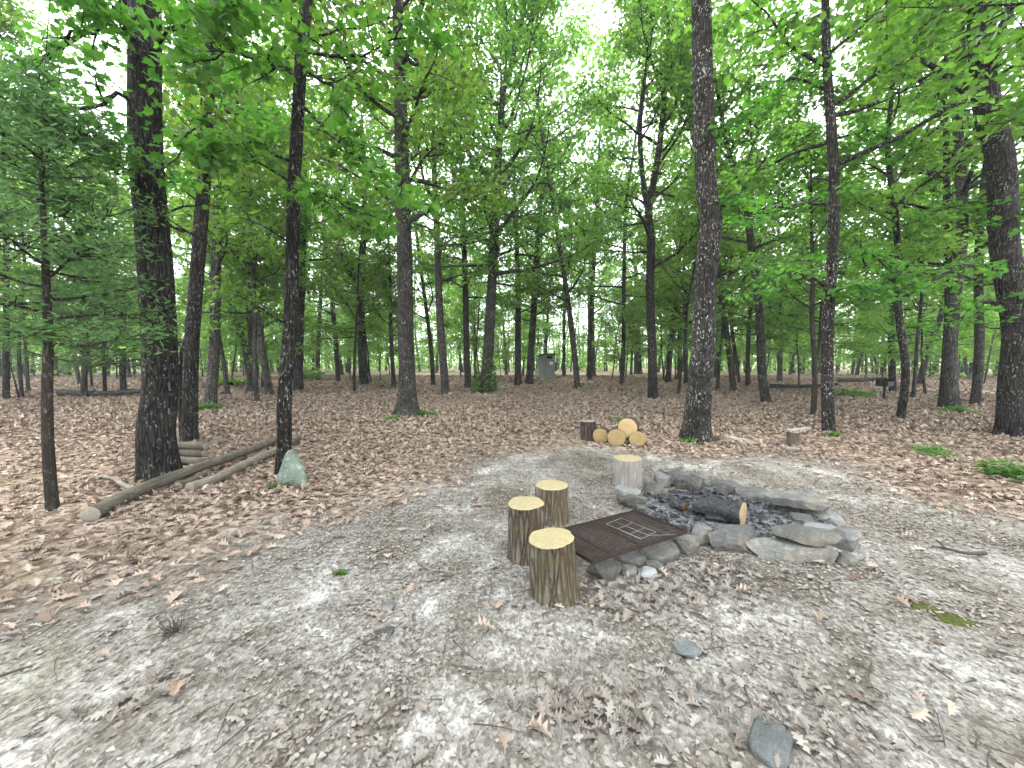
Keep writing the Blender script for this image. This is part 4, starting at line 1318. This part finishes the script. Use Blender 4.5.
# ------------------------------------------------------------------ fallen logs on the left
z = .10
log_thing('fallen_log', 'long peeled grey log lying from the foreground to the spotted trunk', 'log',
          [at(90, 515, z), at(140, 490, z), at(200, 467, .12), at(250, 450, .11), at(281, 438, .09)], .08, M_log, M_cut_grey, 22, .09, 'fallen logs on the left', 30, .62)
log_thing('fallen_log', 'shorter bleached log lying on the right of the long peeled log', 'log',
          [at(190, 488, .07), at(215, 479, .075), at(245, 464, .08), at(279, 449, .07)], .065, M_log_pale, M_cut_grey, 16, .16, 'fallen logs on the left', 20, .8)
log_thing('fallen_log', 'broken stub of wood lying between the long log and the bleached log', 'log',
          [at(178, 487, .04), at(205, 474, .05)], .05, M_log, M_cut_grey, 14, .2, 'fallen logs on the left', 8, .7)
log_thing('fallen_log', 'dark end of a log poking out right of the spotted trunk', 'log',
          [at(284, 446, .06), at(299, 438, .06)], .06, M_log, M_cut_grey, 14, .12, 'fallen logs on the left', 8, .9)
mb = MB(); P = resample([at(100, 477, .03), at(112, 478, .09), at(124, 485, .11), at(138, 491, .10)], 14)
V, fs = tube(P, np.linspace(.018, .034, 14), 9, .15, 2); mb.add(V, fs)
tag(link('fallen_branch', mb.mesh('fallen_branch', [M_log_pale])), 'curved bleached branch lying at the left of the big dark oak', 'branch')
for i, (pa, pb, r, zz, lab) in enumerate([((160, 447), (212, 446), .06, .27, 'topmost short log stacked behind the big dark oak'),
                                           ((160, 455), (211, 454), .065, .155, 'middle short log stacked behind the big dark oak'),
                                           ((165, 463), (205, 462), .065, .05, 'bottom short log stacked behind the big dark oak')]):
    Yk = 6.15 - .12 * (i == 2)
    a = atY(pa[0], pa[1], Yk); b = atY(pb[0], pb[1], Yk); a[2] = b[2] = zz
    b[1] -= .12
    log_thing('stacked_log', lab, 'log', [a, (a + b) / 2, b], r, M_log, M_cut_grey, 18, .1, 'short logs stacked behind the oak', 10, .95)

# ------------------------------------------------------------------ sticks
mb = MB()
P = resample([at(932, 546, .03), at(948, 549, .03), at(966, 553, .035), at(985, 553, .03)], 14)
V, fs = tube(P, np.linspace(.008, .017, 14), 8, .15, 6); mb.add(V, fs)
P2 = resample([at(945, 548, .04), at(940, 543, .05), at(936, 541, .05)], 6); V, fs = tube(P2, np.linspace(.01, .004, 6), 6); mb.add(V, fs)
tag(link('dead_stick', mb.mesh('dead_stick', [M_twig])), 'dark forked stick lying on the pale soil right of the fire ring', 'stick')
mb = MB(); P = resample([at(375, 722, .02), at(392, 708, .02), at(408, 697, .02)], 8); V, fs = tube(P, np.linspace(.006, .004, 8), 6, .1); mb.add(V, fs)
tag(link('dead_stick', mb.mesh('dead_stick', [M_twig])), 'straight thin dark stick in the foreground left of the leaf clump', 'stick')
mb = MB(); P = resample([at(0, 676, .02), at(18, 670, .02), at(32, 666, .02)], 8); V, fs = tube(P, np.linspace(.007, .004, 8), 6, .1); mb.add(V, fs)
tag(link('dead_stick', mb.mesh('dead_stick', [M_twig])), 'thin dark stick at the lower left edge', 'stick')
mb = MB()
for i in range(40):
    c0 = at(172, 634); P = wander((c0[0] + rng.normal() * .02, c0[1] + rng.normal() * .02, .02), (rng.normal(), rng.normal(), .6), .05 + .05 * rng.random(), 3, rng, .3); P[:, 2] = np.maximum(P[:, 2], .012)
    V, fs = tube(P, [.003, .0025, .002, .0015], 4); mb.add(V, fs)
tag(link('bark_scrap', mb.mesh('bark_scrap', [M_twig])), 'little tangle of dark dead weed on the soil at left', 'dead weed')

# fallen logs far off
for pa, pb, r, lab, zz in [((836, 386), (886, 384), .16, 'long dark fallen trunk lying left of the black pedestal grill', .45), ((768, 391), (838, 390), .12, 'thin fallen trunk lying beyond the brown sapling', .3),
                           ((60, 397), (142, 393), .16, 'fallen grey trunk lying under the cedars at left', .2), ((984, 402), (955, 404), .08, 'fallen branch between the stout pale trunk and the lone grey trunk', .08)]:
    a = at(*pa); b = at(*pb); b[1] = a[1] * .98; b[0] = (pb[0] - 512) / F * b[1]; a[2] = zz; b[2] = zz + .1
    log_thing('fallen_log', lab, 'fallen log', [a, (a + b) / 2 + np.array([0, 0, -.08]), b], r, M_bark_far, M_cut_grey, 10, .12, None, 10, .6, ('broken_end', None))

# ------------------------------------------------------------------ shed and grill
c = at(546, 378.5); D = c[1]
root = thing('outhouse', 'small grey wooden outhouse with a white notice, deep in the clearing', 'outhouse', (c[0], D, 0))
def boxv(x0, x1, y0, y1, z0, z1):
    return np.array([(x0, y0, z0), (x1, y0, z0), (x1, y1, z0), (x0, y1, z0), (x0, y0, z1), (x1, y0, z1), (x1, y1, z1), (x0, y1, z1)], float)
BF = np.array([[0, 3, 2, 1], [4, 5, 6, 7], [0, 1, 5, 4], [1, 2, 6, 5], [2, 3, 7, 6], [3, 0, 4, 7]])
mb = MB(); V = boxv(-.62, .62, -.62, .62, -.1, 2.05); V[4:6, 2] += .22; mb.add(V, BF)
for i in range(8):  # vertical battens
    x = -.6 + i * .17; mb.add(boxv(x - .012, x + .012, -.64, -.622, 0, 2.1), BF)
    mb.add(boxv(-.64, -.622, x - .012, x + .012, 0, 2.0), BF)
link('walls', mb.mesh('walls', [M_shed], smooth=False), root)
mb = MB(); V = boxv(-.76, .76, -.8, .76, 2.08, 2.16); V[[0, 1, 4, 5], 2] += .26; mb.add(V, BF); link('roof', mb.mesh('roof', [M_roof], smooth=False), root)
dr = MB(); dr.add(boxv(-.36, .40, -.675, -.645, .08, 1.85), BF); do = link('door', dr.mesh('door', [M_shed], smooth=False), root)
mb = MB(); mb.add(boxv(-.28, .28, -.66, -.642, 1.92, 2.18), BF); link('vent_opening', mb.mesh('vent_opening', [M_dark], smooth=False), root)
mb = MB(); mb.add(boxv(.02, .36, -.69, -.678, 1.35, 1.62), BF); link('notice', mb.mesh('notice', [M_sign], smooth=False), root)
root.rotation_euler = (0, 0, math.radians(24))

c = at(884, 400.5); D = c[1]
root = thing('pedestal_grill', 'black steel pedestal grill box on a short post among the trees', 'grill', (c[0], D, 0))
mb = MB(); V, fs = tube([(0, 0, -.1), (0, 0, .62)], [.05, .05], 12); mb.add(V, fs); link('post', mb.mesh('post', [M_black]), root)
mb = MB()
mb.add(boxv(-.25, .25, -.2, .2, .6, .63), BF)
for q in (boxv(-.25, -.235, -.2, .2, .633, .92), boxv(.235, .25, -.2, .2, .633, .92), boxv(-.232, .232, .185, .2, .633, .92), boxv(-.232, .232, -.2, -.185, .633, .80)): mb.add(q, BF)
link('firebox', mb.mesh('firebox', [M_black], smooth=False), root)
mb = MB()
for i in range(9): bar(mb, (-.2 + i * .05, -.18, .86), (-.2 + i * .05, .18, .86), .006)
link('grill_rack', mb.mesh('grill_rack', [M_black]), root)
root.rotation_euler = (0, 0, .4)

# ------------------------------------------------------------------ plants
def plant(px, py, r, h, n, label, kind='mid', size=.08, name='green_plant', m=None, seed=0):
    rng = np.random.default_rng(seed + int(px)); c0 = at(px, py); c0[2] = gh(c0[0], c0[1])
    lf = MB(); P = []; A_ = []
    ns = max(3, n // 14)
    for i in range(ns):
        a_ = rng.random() * 6.28; q = r * rng.random() ** .5
        S = wander(c0 + np.array([math.cos(a_) * q * .5, math.sin(a_) * q * .5, -.01]), (math.cos(a_) * .5, math.sin(a_) * .5, 1), h * (.6 + .6 * rng.random()), 4, rng, .2)
        V, fs = tube(S, np.linspace(.004, .002, 5), 4); lf.add(V, fs)
        for k in range(14):
            t = .3 + .7 * rng.random(); f = t * 3.99; j = int(f); p = S[j] * (1 - f + j) + S[j + 1] * (f - j)
            az = rng.random() * 6.28; P.append(p + np.array([math.cos(az), math.sin(az), 0]) * .25 * r * rng.random()); A_.append(az)
    P = np.array(P); A_ = np.array(A_); k = len(P)
    leaves(lf, kind, P, size * (.6 + .8 * rng.random(k)), A_, rng.normal(size=k) * .3 - .1, rng.normal(size=k) * .4, rng, .3)
    return tag(link(name, lf.mesh(name, [m or M_plant], c0, smooth=False), None, tuple(c0)), label, 'plant')


plant(928, 455, .20, .16, 120, 'low bluish-green fern patch among brown leaves right of the fire ring', 'blade', .16, 'fern', seed=1)
plant(945, 460, .14, .12, 60, 'small fern tuft at the right end of the fern patch', 'blade', .14, 'fern', seed=2)
plant(1006, 478, .34, .26, 300, 'bright green leafy clump at the right edge of the litter', 'mid', .075, seed=3)
plant(837, 436, .12, .16, 90, 'green sprout at the foot of the blotched-foot tree', 'mid', .09, 'seedling', seed=4)
plant(664, 478, .09, .14, 50, 'tiny green seedling growing behind the back row of ring stones', 'mid', .055, 'seedling', seed=5)
plant(619, 424, .07, .25, 50, 'small green sprout behind the stacked firewood logs', 'mid', .07, 'seedling', seed=6)
plant(427, 417, .35, .16, 240, 'grassy green tuft at the right foot of the lone flared oak', 'blade', .2, 'grass_tuft', seed=7)
plant(394, 420, .25, .12, 150, 'small grassy tuft at the left foot of the lone flared oak', 'blade', .18, 'grass_tuft', seed=8)
plant(207, 410, .45, .3, 260, 'grass tuft round the foot of the slim grey tree', 'blade', .24, 'grass_tuft', seed=9)
plant(340, 574, .04, .04, 20, 'tiny weed on the soil below the mint green stone', 'mid', .035, 'seedling', seed=10)
plant(280, 488, .14, .10, 90, 'low green tuft round the mint green stone', 'mid', .05, 'grass_tuft', seed=11)
plant(688, 443, .22, .2, 130, 'green ivy sprigs at the left foot of the tall swaying oak', 'mid', .06, 'ivy_plant', seed=12)
plant(309, 381, 1.1, 1.5, 500, 'bright green bush far off right of the lichen-flecked trunk', 'mid', .28, 'green_bush', M_leaf_under, seed=13)
plant(232, 386, 1.4, .6, 400, 'pale green low undergrowth beyond the slim grey tree', 'mid', .26, 'low_bush', M_leaf_under, seed=14)
plant(845, 397, .9, .4, 260, 'low green undergrowth behind the blotched-foot tree', 'mid', .2, 'low_bush', M_leaf_under, seed=15)
plant(960, 414, .5, .25, 160, 'grass and weeds round the foot of the stout pale trunk', 'blade', .22, 'grass_tuft', seed=16)

# moss patches
for px, py, rx, ry, lab in [(955, 620, .11, .07, 'bright green moss patch on the pale soil at right'), (925, 608, .08, .05, 'faint yellowish moss patch just left of the bright one')]:
    c0 = at(px, py); nr, ns = 8, 28; q = np.linspace(0, 1, nr)[:, None]; th = np.linspace(0, 6.2832, ns, endpoint=False)[None]
    wob = 1 + .25 * (fbm(np.cos(th) * 2 + px, np.sin(th) * 2) - .5) * 2
    Vx = c0[0] + rx * q * np.cos(th) * wob; Vy = c0[1] + ry * q * np.sin(th) * wob
    Vz = gh(Vx, Vy) + .010 * (1 - q ** 2) + .008 - .03 * (q > .99) + (fbm(Vx * 60, Vy * 60) - .5) * .012
    mb = MB(); i = np.arange(nr - 1)[:, None] * ns; j = np.arange(ns)[None]; j2 = (j + 1) % ns
    mb.add(np.stack([Vx, Vy, Vz], -1).reshape(-1, 3), np.stack([i + j, i + ns + j, i + ns + j2, i + j2], -1).reshape(-1, 4))
    tag(link('moss', mb.mesh('moss', [M_moss], (c0[0], c0[1], 0)), None, (c0[0], c0[1], 0)), lab, 'moss', kind='stuff')

# ------------------------------------------------------------------ haze
hm_, nt = mat('woodland_haze')
pv = nd(nt, 'ShaderNodeVolumePrincipled'); pv.inputs['Color'].default_value = (.9, .95, .93, 1); pv.inputs['Density'].default_value = .0009
nt.links.new(pv.outputs[0], nd(nt, 'ShaderNodeOutputMaterial').inputs['Volume'])
mb = MB(); mb.add(np.array([(x, y, z) for z in (-1.5, 30) for x, y in ((-640, -640), (640, -640), (640, 640), (-640, 640))], float), np.array([[0, 3, 2, 1], [4, 5, 6, 7], [0, 1, 5, 4], [1, 2, 6, 5], [2, 3, 7, 6], [3, 0, 4, 7]]))
tag(link('haze', mb.mesh('haze', [hm_], smooth=False)), None, None, kind='stuff')

# ------------------------------------------------------------------ light, sky, camera
SUN_EL, SUN_AZ = math.radians(62), math.radians(-40)
w = bpy.data.worlds.new('World'); scene.world = w; w.use_nodes = True
nt = w.node_tree; nt.nodes.clear()
sky = nt.nodes.new('ShaderNodeTexSky'); sky.sky_type = 'NISHITA'; sky.sun_disc = False
sky.sun_elevation = SUN_EL; sky.sun_rotation = SUN_AZ
tc = nt.nodes.new('ShaderNodeTexCoord')
cl_ = noise(nt, tc.outputs['Generated'], 2.2, 5, .6)
cloud = ramp(nt, [(.3, (8.2, 8.6, 9.0)), (.7, (11.5, 11.8, 12.0))], cl_)
mx = mix(nt, .82, sky.outputs[0], cloud.outputs[0])
bg = nt.nodes.new('ShaderNodeBackground'); bg.inputs['Strength'].default_value = .12
nt.links.new(mx, bg.inputs[0])
ow = nt.nodes.new('ShaderNodeOutputWorld'); nt.links.new(bg.outputs[0], ow.inputs[0])
sd = bpy.data.lights.new('sun', 'SUN'); sd.energy = 1.5; sd.angle = math.radians(14); sd.color = (1, .96, .9)
so = bpy.data.objects.new('sun', sd); COL.objects.link(so)
so.rotation_euler = (math.pi / 2 - SUN_EL, 0, math.pi - SUN_AZ)

cd = bpy.data.cameras.new('camera'); cam = bpy.data.objects.new('camera', cd); COL.objects.link(cam)
cd.sensor_fit = 'HORIZONTAL'; cd.sensor_width = 36; cd.lens = 36 * F / 1024
cam.location = (0, 0, CAMZ); cam.rotation_euler = (math.pi / 2 - PITCH, 0, 0)
cd.clip_start = .05; cd.clip_end = 3000
scene.camera = cam
vs = scene.view_settings; vs.view_transform = 'Standard'; vs.look = 'None'; vs.gamma = 1; vs.exposure = 2.2
vs.use_curve_mapping = False
cy = scene.cycles
cy.use_denoising = True; cy.max_bounces = 7; cy.diffuse_bounces = 5; cy.glossy_bounces = 2; cy.transmission_bounces = 4
cy.use_adaptive_sampling = True; cy.adaptive_threshold = .03
